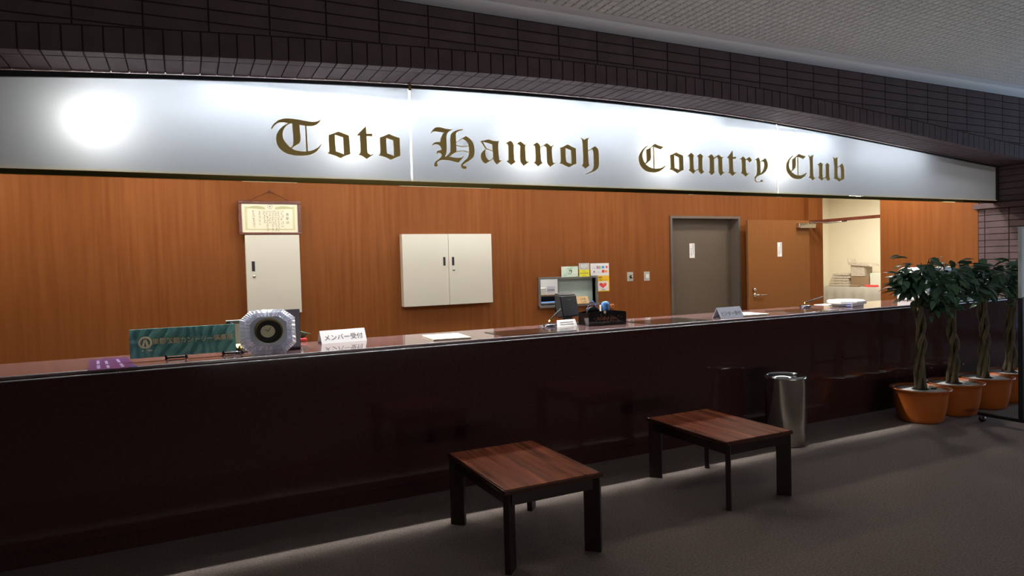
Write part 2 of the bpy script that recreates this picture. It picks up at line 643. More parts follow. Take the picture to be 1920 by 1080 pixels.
# soldier course with its return on the soffit, then the soffit tiles
k = 0
xa = -1.5
while xa < X_JAMB - 0.02:
    xb = min(xa + SP, X_JAMB)
    a0, a1 = xa + G, xb - G
    za, zb = arch(a0), arch(a1)

    def slab(y0, y1, h):
        bm = bmesh.new()
        hexa(bm, [(a0, y0, za), (a1, y0, zb), (a1, y1, zb), (a0, y1, za), (a0, y0, za + h), (a1, y0, zb + h), (a1, y1, zb + h), (a0, y1, za + h)])
        return bm
    rj = random.Random(k).random() * 0.002
    obj('soldier_brick', slab(Y_FACE - 0.001 - rj, Y_FACE + 0.088, SOLD_H - G), M_BRICK, wall_front)
    obj('soffit_brick', slab(Y_FACE + 0.096, Y_FACE + 0.352, D + 0.003), M_BRICK, wall_front)
    obj('soffit_edge_brick', slab(Y_FACE + 0.360, Y_FACE + 0.395, D + 0.003), M_BRICK, wall_front)
    xa += SP
    k += 1
# jamb tiles facing the counter
CJ = 0.0777
zl0, zl1 = 2.045, 2.112
yj = [4.262, 4.54, 4.809, Y_BACKFACE]


def jamb_brick(y0, y1, z0, z1):
    obj('jamb_brick', box(X_JAMB, X_JAMB + D + 0.003, y0 + G, y1 - G, z0 + G, z1 - G, 0.002), M_BRICK, wall_front)


z = zl0
while z > 0.9:
    for y0, y1 in zip(yj, yj[1:]):
        jamb_brick(y0, y1, z - CJ, z)
    z -= CJ
z = zl1
while z < arch(X_JAMB) - 0.02:
    jamb_brick(4.262, 4.66, z, min(z + CJ, arch(X_JAMB) - 0.005))
    z += CJ
obj('ledge', box(X_JAMB - 0.055, X_JAMB + 0.02, Y_FACE + 0.005, Y_BACKFACE + 0.03, zl0 + 0.002, zl1 - 0.002, 0.004), M_BRICK, wall_front)

# wood panelled wall behind the counter, with door opening and service window
WX0, WX1, WZ0, WZ1 = 4.075, 4.915, 0.985, 1.318
DX0, DX1, DZ = 6.203, 7.495, 2.136
bm = bmesh.new()
yb = Y_WALL + 0.20
for a in ((-5, WX0, 0, Z_INT), (WX0, WX1, 0, WZ0), (WX0, WX1, WZ1, Z_INT), (WX1, DX0, 0, Z_INT), (DX0, DX1, DZ, Z_INT), (DX1, X_JAMB, 0, Z_INT)):
    add_box(bm, a[0], a[1], Y_WALL, yb, a[2], a[3])
wall_back = struct(obj('wall_back', bm, M_WOODWALL), 'reddish brown wood veneer wall behind the counter', 'wall')
# wood panelled side wall with the open doorway
bm = bmesh.new()
XS = X_JAMB + 0.32
add_box(bm, X_JAMB, XS, Y_BACKFACE + 0.001, 6.187, 0, Z_INT)
add_box(bm, X_JAMB, XS, 7.39, Y_WALL + 0.3, 0, Z_INT)
wall_right = struct(obj('wall_right', bm, M_WOODWALL), 'wood veneer side wall beside the open doorway', 'wall')
trim = struct(obj('trim_1', box(X_JAMB + 0.005, X_JAMB + 0.09, 6.188, 7.389, 2.048, 2.092, 0.003), M_FRAMEWOOD), 'thin reddish wooden transom across the open doorway', 'transom')
struct(obj('wall_left', box(-5.15, -5, -6, 7.8, 0, 3.4), M_INTCEIL), 'plain wall at the far left end of the room', 'wall')
bm = bmesh.new()
add_box(bm, -5, X_JAMB + 0.3, Y_BACKFACE + 0.001, Y_WALL + 0.3, Z_INT, Z_INT + 0.1)
int_ceiling = struct(obj('ceiling_reception', bm, M_INTCEIL), 'white ceiling above the aisle behind the counter', 'ceiling')
# room seen through the doorway
bm = bmesh.new()
add_box(bm, 13.3, 13.4, 5.2, 10.6, 0, 3.1)
add_box(bm, XS, 13.3, 10.5, 10.6, 0, 3.1)
add_box(bm, XS, 13.3, 5.2, 5.3, 0, 3.1)
add_box(bm, XS - 0.02, 13.4, 5.2, 10.6, 3.1, 3.2)
struct(obj('wall_store_room', bm, M_CREAM), 'cream walls of the room seen through the doorway', 'wall')
# office behind the service window
bm = bmesh.new()
add_box(bm, 3.0, 6.1, 9.2, 9.3, 0, 2.6)
add_box(bm, 2.95, 3.0, yb, 9.3, 0, 2.6)
add_box(bm, 6.1, 6.15, yb, 9.3, 0, 2.6)
add_box(bm, 2.95, 6.15, yb, 9.3, 2.6, 2.7)
struct(obj('wall_office', bm, M_INTCEIL), 'white walls of the office behind the service window', 'wall')

# ---- service window
win = struct(obj('window_1', None or box(0, 0.001, 0, 0.001, 0, 0.001), M_ALU)) if False else None
bm = bmesh.new()
fy0, fy1 = Y_WALL - 0.02, Y_WALL + 0.2
for a in ((WX0 - 0.035, WX0, WZ0 - 0.03, WZ1 + 0.03), (WX1, WX1 + 0.03, WZ0 - 0.03, WZ1 + 0.03), (WX0, WX1, WZ1, WZ1 + 0.03)):
    add_box(bm, a[0], a[1], fy0, fy1, a[2], a[3])
win = struct(obj('window_1', bm, M_ALU), 'small aluminium framed service window in the wood wall', 'window')
obj('window_sill', box(WX0 - 0.035, WX1 + 0.03, Y_WALL - 0.05, Y_WALL + 0.2, WZ0 - 0.03, WZ0), M_ALU, win)
obj('window_pane', box(WX0 + 0.315, WX1, Y_WALL + 0.07, Y_WALL + 0.078, WZ0, WZ1), M_FROST2, win)
obj('pane_stile', box(WX0 + 0.305, WX0 + 0.318, Y_WALL + 0.066, Y_WALL + 0.082, WZ0, WZ1), M_ALU, win)
# office things seen through it
YO = 8.15
zs = on_y(1030, 552.5, YO).z
t = thing('office_shelf', 'low dark office shelf seen through the service window', 'shelf', (4.6, YO, 0))
obj('shelf_top', box(-0.5, 0.6, -0.06, 0.35, zs - 0.022, zs), M_CARD, t)
obj('shelf_body', box(-0.48, 0.58, -0.04, 0.34, 0, zs - 0.0225), M_BLACK, t)
a, b = on_y(1024.5, 536.5, YO), on_y(1040, 552, YO)
t = thing('wire_basket', 'white document basket on a shelf behind the service window', 'basket', (a.x, YO, zs + 0.0005))
wb, hb = b.x - a.x, a.z - zs
obj('basket_side', box(0, wb, -0.01, 0.0, 0, hb), M_WHITEP, t)
obj('basket_base', box(0, wb, 0.0005, 0.2, 0, 0.012), M_WHITEP, t)
obj('basket_end', box(wb - 0.01, wb, 0.0005, 0.2, 0.0125, hb), M_WHITEP, t)
for q in range(5):
    obj('slot', box(wb * (0.08 + q * 0.18), wb * (0.19 + q * 0.18), -0.012, -0.0102, hb * 0.5, hb * 0.62), M_GREYINK, t)
a2 = on_y(1012, 540.5, YO)
tag(obj('file_block', box(a2.x, a.x - 0.004, YO + 0.0, YO + 0.15, zs + 0.0005, a2.z, 0.004), M_CABINET), 'beige file box beside the white basket behind the window', 'file box')
zd = on_y(1030, 565.5, 7.85).z
t = thing('office_desk', 'blue topped desk just inside the service window', 'desk', (4.5, 7.85, 0))
obj('desk_top', box(-0.6, 0.6, -0.14, 0.0, zd - 0.03, zd), M_BLUE, t)
obj('desk_side', box(-0.58, 0.58, -0.03, 0.0, 0, zd - 0.0305), M_BLACK, t)
a3 = on_y(1012, 570, 7.74)
tag(obj('paper_tray', box(a3.x, a3.x + 0.36, 7.70, 7.705, zd - 0.055, zd - 0.002, 0.002), M_WHITE), 'white sheets standing just inside the service window', 'paper')

# ---- doors
door1 = struct(obj('door_1', box(DX0 + 0.02, DX1 - 0.02, Y_WALL + 0.150, Y_WALL + 0.19, 0, DZ - 0.02), M_GREYDOOR), 'grey steel door set back in its frame', 'door')
bm = bmesh.new()
for a in ((DX0 - 0.016, DX0 + 0.0195, 0, DZ + 0.016), (DX1 - 0.0195, DX1 + 0.016, 0, DZ + 0.016), (DX0 + 0.0195, DX1 - 0.0195, DZ - 0.0195, DZ + 0.016)):
    add_box(bm, a[0], a[1], Y_WALL - 0.018, Y_WALL + 0.195, a[2], a[3])
obj('door_frame', bm, M_GREYFRAME, door1)
obj('latch_plate', box(DX0 + 0.022, DX0 + 0.05, Y_WALL + 0.143, Y_WALL + 0.1495, 0.99, 1.02), M_ALU, door1)


def door_sign(px0, py0, px1, py1, y, label):
    a, b = on_y(px0, py0, y), on_y(px1, py1, y)
    x0, x1, z0, z1 = a.x, b.x, b.z, a.z
    s = tag(obj('door_sign', box(x0, x1, y - 0.003, y - 0.0002, z0, z1), M_WHITE), label, 'sign', 'white vertical notices on the doors')
    bm = bmesh.new()
    h = (z1 - z0)
    vtext_bm(bm, '関係者以外の', h * 0.115, (x0 + (x1 - x0) * 0.70, y - 0.0036, z1 - h * 0.05), XR, ZU)
    vtext_bm(bm, '立入を禁ず', h * 0.115, (x0 + (x1 - x0) * 0.32, y - 0.0036, z1 - h * 0.30), XR, ZU)
    obj('lettering', bm, M_INK, s)


door_sign(1292.5, 456.5, 1302.5, 483.5, Y_WALL + 0.150, 'white vertical notice with black characters on the grey steel door')
yd = 7.30
a, b = on_y(1402, 412.3, yd), on_y(1517.5, 414.5, yd)
door2 = struct(obj('door_2', box(a.x, b.x, yd, yd + 0.04, 0.01, 2.088, 0.003), M_WOODDOOR), 'brown veneered door standing open against the wood wall', 'door')
door_sign(1457.5, 454.5, 1466, 481, yd, 'white vertical notice with black characters on the brown open door')
q = on_y(1415, 553, yd)
bm = bmesh.new()
add_tube(bm, [(q.x + 0.0, yd - 0.001, q.z), (q.x, yd - 0.055, q.z), (q.x + 0.03, yd - 0.06, q.z), (q.x + 0.19, yd - 0.06, q.z)], 0.011, 10)
add_tube(bm, [(q.x, yd - 0.012, q.z), (q.x, yd, q.z)], 0.03, 16)
obj('door_handle', bm, M_STEEL, door2, True)
q2 = on_y(1413.5, 543, yd)
bm = bmesh.new()
add_tube(bm, [(q2.x, yd - 0.03, q2.z), (q2.x, yd, q2.z)], [0.022, 0.028], 16)
obj('lock_cylinder', bm, M_STEEL, door2, True)
obj('latch', box(a.x - 0.02, a.x, yd + 0.008, yd + 0.032, q.z - 0.02, q.z + 0.03, 0.003), M_STEEL, door2)
c0 = on_y(1492, 424, yd)
obj('door_closer', box(c0.x, c0.x + 0.36, yd - 0.075, yd - 0.001, c0.z - 0.035, c0.z + 0.045, 0.012), M_STEEL, door2)
obj('closer_arm', tube([(c0.x + 0.25, yd - 0.06, c0.z + 0.06), (X_JAMB - 0.06, 7.0, 2.03), (X_JAMB + 0.05, 6.75, 2.04)], 0.010, 8), M_STEEL, door2)

# ================================================================== SIGN IN THE ARCH
sign = thing('hanging_sign', 'long frosted glass sign with gold blackletter name filling the arch above the counter', 'sign', (0, 0, 0))
ZB = 2.143
XG = [-2.3, 1.511, 5.199, X_JAMB - 0.022]


def glass_panel(xa, xb):
    n = 14
    xs = [xa + (xb - xa) * k / n for k in range(n + 1)]
    bm = bmesh.new()
    f0, f1 = Y_GLASS, Y_GLASS + 0.010
    A = [(bm.verts.new((x, f0, ZB)), bm.verts.new((x, f0, glass_top(x)))) for x in xs]
    B = [(bm.verts.new((x, f1, ZB)), bm.verts.new((x, f1, glass_top(x)))) for x in xs]
    for k in range(n):
        f = bm.faces.new([A[k][0], A[k + 1][0], A[k + 1][1], A[k][1]]); f.material_index = 0
        for quad in ([B[k][1], B[k + 1][1], B[k + 1][0], B[k][0]], [A[k][1], A[k + 1][1], B[k + 1][1], B[k][1]], [B[k][0], B[k + 1][0], A[k + 1][0], A[k][0]]):
            f = bm.faces.new(quad); f.material_index = 1
    for k in (0, n):
        f = bm.faces.new([A[k][0], A[k][1], B[k][1], B[k][0]]); f.material_index = 1
    obj('glass_panel', bm, [M_FROST, M_CLEAR], sign)


for xa, xb in zip(XG, XG[1:]):
    glass_panel(xa + 0.006, xb - 0.006)


def lit_strip(name, x0, x1, y0, y1, z0, z1):
    bm = bmesh.new()
    add_box(bm, x0, x1, y0, y1, z0, z1, 0, 1)
    for f in bm.faces:
        if all(abs(v.co.y - y0) < 1e-6 for v in f.verts):
            f.material_index = 0
    obj(name, bm, [M_GLOWEDGE, M_CLEAR], sign)


lit_strip('bottom_edge', XG[0], XG[-1], Y_GLASS - 0.009, Y_GLASS + 0.012, ZB - 0.0085, ZB - 0.001)
for jx, jw in ((XG[1], 0.010), (XG[2], 0.005)):
    lit_strip('joint_strip', jx - jw, jx + jw, Y_GLASS - 0.004, Y_GLASS + 0.004, ZB, glass_top(jx) - 0.005)
bm = bmesh.new()
add_box(bm, XG[0], XG[-1] + 0.02, Y_GLASS - 0.008, Y_GLASS + 0.018, ZB - 0.042, ZB - 0.009, 0.002)
obj('bottom_rail', bm, M_BRASS, sign)
obj('end_frame', box(XG[-1] + 0.0, XG[-1] + 0.021, Y_GLASS - 0.02, Y_GLASS + 0.02, ZB - 0.008, arch(X_JAMB) - 0.015), M_DARKFRAME, sign)
obj('end_lining', box(XG[-1] - 0.010, XG[-1] - 0.001, Y_GLASS - 0.004, Y_GLASS - 0.001, ZB, glass_top(X_JAMB) - 0.003), M_BRASS, sign)
bm = bmesh.new()
n = 70
for k in range(n):
    xa, xb = XG[0] + (X_JAMB - 0.002 - XG[0]) * k / n, XG[0] + (X_JAMB - 0.002 - XG[0]) * (k + 1) / n
    ga, gb, aa, ab = glass_top(xa) - 0.004, glass_top(xb) - 0.004, arch(xa) - 0.001, arch(xb) - 0.001
    y0, y1 = Y_GLASS - 0.018, Y_GLASS - 0.001
    hexa(bm, [(xa, y0, ga), (xb, y0, gb), (xb, y1, gb), (xa, y1, ga), (xa, y0, aa), (xb, y0, ab), (xb, y1, ab), (xa, y1, aa)])
obj('top_frame', bm, M_DARKFRAME, sign)
obj('joint_clip', box(1.501, 1.521, Y_GLASS - 0.024, Y_GLASS - 0.019, glass_top(1.51) - 0.02, glass_top(1.51) + 0.03), M_BRASS, sign)

# letters: outlines drawn on the glass plane
GL = []


def letter(x0, y0, s, *parts):
    GL.append((x0, y0, s, parts))


R1 = (500, 210, 10.8)
letter(*R1,
       [[(88,325),(105,345),(150,280),(200,235),(260,215),(350,212),(440,228),(520,236),(660,262),(780,282),(860,288),(940,282),(1010,255),(1060,215),(1092,165),(1085,150),(1060,175),(1010,198),(930,205),(850,198),(750,180),(620,155),(500,138),(400,132),(320,142),(240,168),(170,215),(120,270)]],
       [[(455,226),(380,258),(310,305),(250,365),(205,440),(190,510),(190,580),(210,660),(260,740),(340,810),(440,855),(560,880),(700,888),(820,882),(920,855),(1010,800),(1070,730),(1112,655),(1105,650),(1050,710),(980,760),(900,790),(800,803),(680,802),(580,780),(500,738),(430,680),(370,610),(335,550),(318,480),(325,400),(350,340),(390,290),(440,252),(505,228)]],
       [[(515,220),(660,250),(670,400),(682,520),(680,590),(655,640),(600,675),(550,700),(515,738),(476,728),(520,690),(535,650),(540,590),(535,470),(520,330)]],
       [[(772,272),(800,278),(832,805),(803,808)]])
letter(*R1, [[(1255,470),(1370,430),(1445,397),(1540,435),(1665,480),(1690,855),(1600,885),(1497,937),(1400,890),(1320,865),(1232,840),(1265,805),(1260,640)],
             [(1375,462),(1460,490),(1545,520),(1555,690),(1562,858),(1480,830),(1400,797),(1385,640)]])
R2 = (640, 225, 13.5)
letter(*R2, [[(392,385),(620,150),(630,352),(775,352),(778,415),(632,412),(640,620),(655,835),(740,893),(790,865),(805,882),(640,985),(540,920),(435,880),(475,835),(485,790),(475,560),(462,400),(395,392)]])
letter(*R2, [[(972,450),(1090,405),(1200,352),(1300,405),(1465,460),(1487,912),(1390,945),(1250,1015),(1130,950),(1050,920),(945,895),(980,855),(985,790)],
             [(1130,452),(1210,485),(1308,515),(1322,720),(1328,915),(1240,880),(1148,845),(1135,640)]])
R3 = (800, 230, 10.8)
letter(*R3,
       [[(85,222),(82,205),(110,160),(160,110),(210,92),(260,92),(330,115),(400,132),(470,135),(535,128),(490,155),(440,185),(405,225),(392,290),(398,420),(400,560),(390,630),(360,692),(440,690),(560,708),(660,715),(710,705),(745,675),(750,685),(640,810),(580,795),(480,770),(380,758),(300,758),(250,772),(215,800),(205,825),(222,860),(215,885),(190,895),(160,885),(150,855),(155,820),(185,780),(240,740),(290,695),(302,655),(290,630),(255,612),(215,615),(205,635),(198,600),(225,570),(265,555),(300,545),(290,510),(265,470),(225,445),(180,440),(140,448),(118,470),(108,462),(130,425),(170,400),(215,395),(270,395),(280,330),(300,270),(330,225),(350,205),(290,195),(220,185),(150,175),(115,190)]],
       [[(725,133),(728,148),(660,170),(610,195),(588,225),(585,300),(590,450),(595,600),(520,640),(480,670),(440,698),(364,698),(410,670),(450,630),(475,600),(480,500),(472,350),(480,250),(520,200),(580,165),(650,142)]],
       [[(588,398),(700,325),(790,272),(860,320),(915,385),(945,450),(960,520),(960,620),(945,690),(900,740),(830,790),(760,830),(725,860),(735,880),(790,885),(805,910),(790,935),(745,940),(705,915),(690,880),(700,840),(740,795),(800,745),(840,690),(855,620),(848,500),(838,430),(800,380),(735,332),(700,340),(588,410)]],
       [[(588,455),(660,475),(720,482),(780,478),(846,463),(846,473),(780,490),(720,494),(660,487),(588,466)]],
       [[(588,585),(640,575),(720,570),(790,580),(854,600),(854,611),(790,592),(720,581),(640,588),(588,600)]])
letter(*R3,
       [[(1085,370),(1150,370),(1245,340),(1320,368),(1400,380),(1465,372),(1445,410),(1438,500),(1450,660),(1460,745),(1480,768),(1528,760),(1420,843),(1370,800),(1345,745),(1338,640),(1325,445),(1240,415),(1125,388),(1210,525),(1330,572),(1332,587),(1205,540),(1188,532),(1093,387)]],
       [[(1195,535),(1180,580),(1180,640),(1195,695),(1230,745),(1268,768),(1340,720),(1342,735),(1185,833),(1130,790),(1100,740),(1090,680),(1105,620),(1145,570)]])
R4 = (940, 250, 15.43)
letter(*R4, [[(105,300),(250,215),(310,265),(340,320),(345,355),(460,288),(548,238),(670,335),(745,292),(750,300),(690,360),(680,420),(690,640),(700,780),(735,825),(790,808),(800,822),(640,938),(580,880),(548,820),(540,780),(535,600),(540,380),(510,340),(455,305),(345,372),(350,560),(358,775),(412,825),(280,918),(145,808),(200,770),(200,560),(200,380),(180,320),(150,300)]])
letter(*R4, [[(890,350),(1025,262),(1080,310),(1110,360),(1115,405),(1310,285),(1435,388),(1505,332),(1515,342),(1460,410),(1450,480),(1455,640),(1470,830),(1510,865),(1550,848),(1560,858),(1408,970),(1350,910),(1325,860),(1315,800),(1300,420),(1230,362),(1118,425),(1125,600),(1140,810),(1185,858),(1060,955),(938,850),(985,805),(985,620),(970,400),(950,360)]])
R5 = (1040, 250, 13.5)
letter(*R5, [[(135,370),(230,335),(320,285),(420,340),(525,382),(540,775),(440,815),(355,862),(250,815),(190,780),(120,765),(150,720),(148,560)],
             [(268,372),(340,405),(405,430),(415,600),(418,780),(340,750),(280,715),(268,560)]])
letter(*R5, [[(648,110),(700,140),(745,172),(800,130),(890,112),(840,150),(825,190),(830,330),(835,445),(930,385),(1015,330),(1070,380),(1098,430),(1105,520),(1110,700),(1108,830),(1085,885),(1020,950),(930,990),(820,1028),(785,1040),(772,1032),(870,990),(940,945),(975,890),(985,820),(980,620),(975,470),(950,420),(930,405),(835,462),(840,640),(850,780),(880,815),(775,888),(675,815),(715,770),(715,560),(705,330),(695,200),(680,150)]])
R6 = (1190, 260, 13.5)
letter(*R6,
       [[(325,180),(260,215),(190,285),(130,370),(95,460),(95,560),(125,660),(185,750),(270,815),(370,850),(490,860),(590,840),(680,790),(740,735),(780,680),(770,680),(700,730),(620,755),(530,765),(440,755),(350,715),(270,655),(215,570),(185,480),(180,400),(200,330),(250,260),(332,185)]],
       [[(285,290),(385,235),(500,132),(570,165),(640,192),(730,205),(650,275),(560,245),(480,208),(455,205),(395,240),(395,340),(403,480),(385,545),(330,590),(280,632),(262,650),(243,637),(285,590),(298,560),(292,430)]],
       [[(458,198),(478,203),(485,500),(492,764),(475,762),(462,480)]])
letter(*R6, [[(890,420),(970,388),(1040,348),(1120,395),(1212,432),(1225,795),(1150,825),(1075,875),(990,820),(940,795),(875,785),(905,745),(900,580)],
             [(988,420),(1060,455),(1110,478),(1122,640),(1125,795),(1060,770),(1000,740),(990,580)]])
letter(*R6, [[(1325,455),(1420,365),(1500,435),(1475,470),(1475,620),(1485,780),(1530,815),(1605,765),(1605,640),(1605,480),(1572,445),(1650,380),(1728,455),(1700,480),(1700,640),(1708,790),(1735,830),(1768,825),(1680,900),(1635,855),(1610,800),(1605,782),(1540,825),(1475,888),(1362,800),(1390,765),(1388,620),(1380,475),(1360,445)]])
R7 = (1310, 270, 13.5)
letter(*R7, [[(220,328),(315,258),(355,300),(370,360),(495,275),(580,350),(625,320),(630,328),(585,375),(585,480),(590,690),(615,720),(645,708),(650,716),(550,798),(510,745),(495,690),(488,390),(455,335),(375,385),(378,540),(380,690),(405,712),(320,785),(245,710),(275,680),(275,520),(270,380),(255,335)]])
letter(*R7, [[(715,350),(850,178),(852,325),(932,325),(932,375),(852,375),(855,540),(862,690),(900,730),(945,715),(948,722),(848,808),(790,750),(735,722),(765,690),(765,540),(752,365)]])
letter(*R7, [[(1025,400),(1115,318),(1160,365),(1180,400),(1272,332),(1335,410),(1280,468),(1220,395),(1180,425),(1175,560),(1185,715),(1230,760),(1275,735),(1282,742),(1175,825),(1130,775),(1065,740),(1090,700),(1090,560),(1080,400),(1060,385)]])
letter(*R7, [[(1405,415),(1495,345),(1530,390),(1545,460),(1680,362),(1725,450),(1742,520),(1735,590),(1700,670),(1640,740),(1560,785),(1480,815),(1440,850),(1425,890),(1435,930),(1470,958),(1520,960),(1560,945),(1570,915),(1600,908),(1608,935),(1585,960),(1530,970),(1460,970),(1420,935),(1405,880),(1420,830),(1455,785),(1465,740),(1470,600),(1460,420),(1440,405)],
             [(1548,478),(1620,428),(1650,490),(1655,560),(1635,640),(1600,705),(1555,750),(1550,620)]])
R8 = (1460, 280, 13.714)
letter(*R8,
       [[(365,160),(300,205),(240,270),(195,350),(182,430),(190,520),(225,610),(290,690),(370,745),(470,768),(570,755),(650,700),(715,610),(705,605),(640,645),(560,670),(470,675),(390,640),(320,590),(275,520),(250,450),(248,380),(265,300),(310,225),(370,165)]],
       [[(338,265),(430,190),(512,120),(590,160),(685,180),(620,248),(550,220),(490,195),(465,190),(420,225),(420,320),(425,430),(405,490),(350,545),(318,584),(296,572),(335,525),(340,450)]],
       [[(470,188),(490,193),(490,440),(495,684),(478,684),(470,430)]])
letter(*R8, [[(745,150),(785,172),(815,195),(850,160),(910,145),(880,180),(865,210),(865,420),(875,690),(910,735),(945,725),(870,795),(820,750),(765,722),(795,685),(795,420),(785,215)]])
letter(*R8, [[(990,408),(1068,335),(1130,400),(1112,430),(1108,560),(1112,710),(1145,742),(1205,695),(1205,560),(1208,430),(1185,405),(1242,352),(1305,412),(1285,440),(1280,580),(1285,715),(1305,752),(1335,745),(1258,815),(1225,775),(1208,730),(1150,755),(1098,805),(1008,725),(1035,695),(1030,560),(1030,430),(1015,410)]])
letter(*R8, [[(1385,210),(1420,230),(1448,250),(1480,215),(1530,202),(1505,230),(1495,260),(1498,470),(1560,420),(1615,375),(1655,425),(1668,480),(1672,600),(1670,760),(1610,795),(1555,833),(1490,780),(1410,745),(1430,710),(1425,480),(1410,260)],
             [(1500,488),(1570,435),(1590,480),(1595,620),(1595,768),(1540,745),(1500,715)]])
for gx, gy, gs, parts in GL:
    bm = bmesh.new()
    for i, cont in enumerate(parts):
        pl = []
        for c in cont:
            w = [on_y(gx + u / gs, gy + v / gs, Y_GLASS) for u, v in c]
            pl.append([(p.x, p.z) for p in w])
        flat_poly(bm, pl, lambda x, y, i=i: Vector((x, Y_GLASS - 0.007 - 0.0003 * i, y)), (0, 0.006, 0))
    obj('letter', bm, M_GOLD, sign)

# lamps behind the glass
for k in range(6):
    xa = -0.42 + k * 1.34
    t = thing('fluorescent_lamp', 'white fluorescent tube behind the frosted glass sign, %s from the left' % ('first', 'second', 'third', 'fourth', 'fifth', 'sixth')[k], 'lamp', (xa, 4.94, 2.61), 0, 'fluorescent tubes behind the sign')
    obj('tube', tube([(0, 0, 0), (1.2, 0, 0)], 0.014, 10), M_TUBE, t, True)
    for s in (-0.03, 1.2):
        obj('lamp_holder', box(s, s + 0.03, -0.018, 0.018, -0.02, 0.05), M_WHITEP, t)
    obj('batten', box(-0.03, 1.23, -0.02, 0.02, 0.05, 0.075), M_WHITEP, t)
    obj('wall_light_shield', box(-0.03, 1.23, 0.0245, 0.027, -0.11, 0.075), M_WHITEP, t)  # added unseen plate, keeps tube light off the wood wall
    obj('hanger', box(0.59, 0.61, -0.005, 0.005, 0.075, Z_INT - 2.61), M_WHITEP, t)
for k in range(4):  # second tube row, unseen, added to whiten the top of the glass
    xa = 0.15 + k * 1.46
    t = thing('added_slim_lamp', 'added slim tube that brightens the top of the frosted glass sign, %s from the left' % ('first', 'second', 'third', 'fourth', 'fifth', 'sixth')[k], 'lamp', (xa, 4.79, min(arch(xa), arch(xa + 1.4)) - 0.075), 0, 'added slim tubes brightening the top of the sign')
    obj('tube', tube([(0, 0, 0), (1.4, 0, 0)], 0.008, 8), M_TUBE2, t, True)
    for s in (-0.02, 1.4):
        obj('lamp_holder', box(s, s + 0.02, -0.01, 0.01, -0.01, 0.05), M_WHITEP, t)
    obj('batten', box(-0.02, 1.42, 0.012, 0.03, 0.012, 0.05), M_WHITEP, t)
for k, x in enumerate((-0.446, 1.07, 2.47, 3.80, 5.2)):
    t = thing('halogen_lamp', 'small lamp glowing as a round spot behind the glass sign, %s from the left' % ('first', 'second', 'third', 'fourth', 'fifth', 'sixth')[k], 'lamp', (x, Y_GLASS + 0.17, 2.44), 0, 'round lamps behind the sign')
    bm = bmesh.new()
    bmesh.ops.create_icosphere(bm, subdivisions=2, radius=0.035)
    obj('bulb', bm, M_BULB, t, True)
    obj('bulb_light_shield', box(-0.06, 0.06, 0.045, 0.049, -0.06, 0.06), M_WHITEP, t)  # added unseen plate, cuts the bulb's light towards the back wall
    obj('socket', lathe([(0.0, 0.032), (0.02, 0.032), (0.022, 0.10), (0.008, 0.10), (0.008, Z_INT - 2.44), (0, Z_INT - 2.44)], 12), M_WHITEP, t)

# ================================================================== COUNTER
YC, ZC, YCB = 4.20, 1.0045, 4.86
X0C, X1C = -3.4, X_JAMB - 0.002
counter = thing('reception_counter', 'long dark red polished stone reception counter under the arch', 'counter', (0, 0, 0))
bm = bmesh.new()
add_box(bm, X0C, X1C, YC + 0.002, YCB, ZC - 0.017, ZC, 0.005)
obj('counter_top', bm, M_TOP, counter)
obj('edge_groove', box(X0C, X1C, YC + 0.012, YCB - 0.03, ZC - 0.0212, ZC - 0.0172), M_KICK, counter)
bm = bmesh.new()
add_box(bm, X0C, X1C, YC - 0.014, YC + 0.046, 0.095, ZC - 0.0215, 0.004)
obj('front_panel', bm, M_GRANITE, counter)
obj('edge_highlight', tube([(X0C, YC + 0.0025, ZC - 0.0016), (X1C, YC + 0.0025, ZC - 0.0016)], 0.0030, 10), M_EDGE_HIGHLIGHT, counter, True)  # two pale lines painted in as the highlights along the counter lip
obj('edge_highlight', tube([(X0C, YC - 0.0135, ZC - 0.0232), (X1C, YC - 0.0135, ZC - 0.0232)], 0.0036, 10), M_EDGE_HIGHLIGHT, counter, True)
obj('kick_plate', box(X0C, X1C, YC + 0.006, YC + 0.06, 0.0, 0.090), M_GRANITE, counter)
obj('back_panel', box(X0C, X1C, YCB - 0.06, YCB - 0.03, 0.0, ZC - 0.0245), M_KICK, counter)

# ================================================================== TABLES
LEG = {}


def table(x0, x1, y0, y1, h, label):
    t = thing('low_table', label, 'table', ((x0 + x1) / 2, (y0 + y1) / 2, 0), 0, 'low rosewood tables in front of the counter')
    hx, hy = (x1 - x0) / 2, (y1 - y0) / 2
    obj('table_top', box(-hx + 0.012, hx - 0.012, -hy + 0.012, hy - 0.012, h - 0.02, h, 0.003), M_TABLE, t)
    bm = bmesh.new()
    for a in ((-hx, hx, -hy, -hy + 0.0118), (-hx, hx, hy - 0.0118, hy), (-hx, -hx + 0.0118, -hy + 0.0118, hy - 0.0118), (hx - 0.0118, hx, -hy + 0.0118, hy - 0.0118)):
        add_box(bm, a[0], a[1], a[2], a[3], h - 0.024, h - 0.002, 0.004)
    obj('edge_band', bm, M_TABLE_EDGE, t)
    for a in ((-hx + 0.05, hx - 0.05, -hy + 0.022, -hy + 0.04), (-hx + 0.05, hx - 0.05, hy - 0.04, hy - 0.022),
              (-hx + 0.022, -hx + 0.04, -hy + 0.05, hy - 0.05), (hx - 0.04, hx - 0.022, -hy + 0.05, hy - 0.05)):
        obj('apron', box(*a, h - 0.085, h - 0.0245), M_TABLE_DARK, t)
    for sx in (-1, 1):
        for sy in (-1, 1):
            l = obj('leg', box(-0.044, 0.044, -0.016, 0.016, 0, h - 0.0245, 0.003), M_TABLE_DARK, t)
            l.location = (sx * (hx - 0.042), sy * (hy - 0.042), 0)
            l.rotation_euler = (0, 0, math.atan2(sy, sx))
    return t


table(1.345, 1.912, 2.875, 3.652, 0.417, 'low rosewood table with diagonal legs nearer the camera')
table(2.862, 3.412, 2.968, 3.745, 0.417, 'low rosewood table with diagonal legs beside the steel bin')

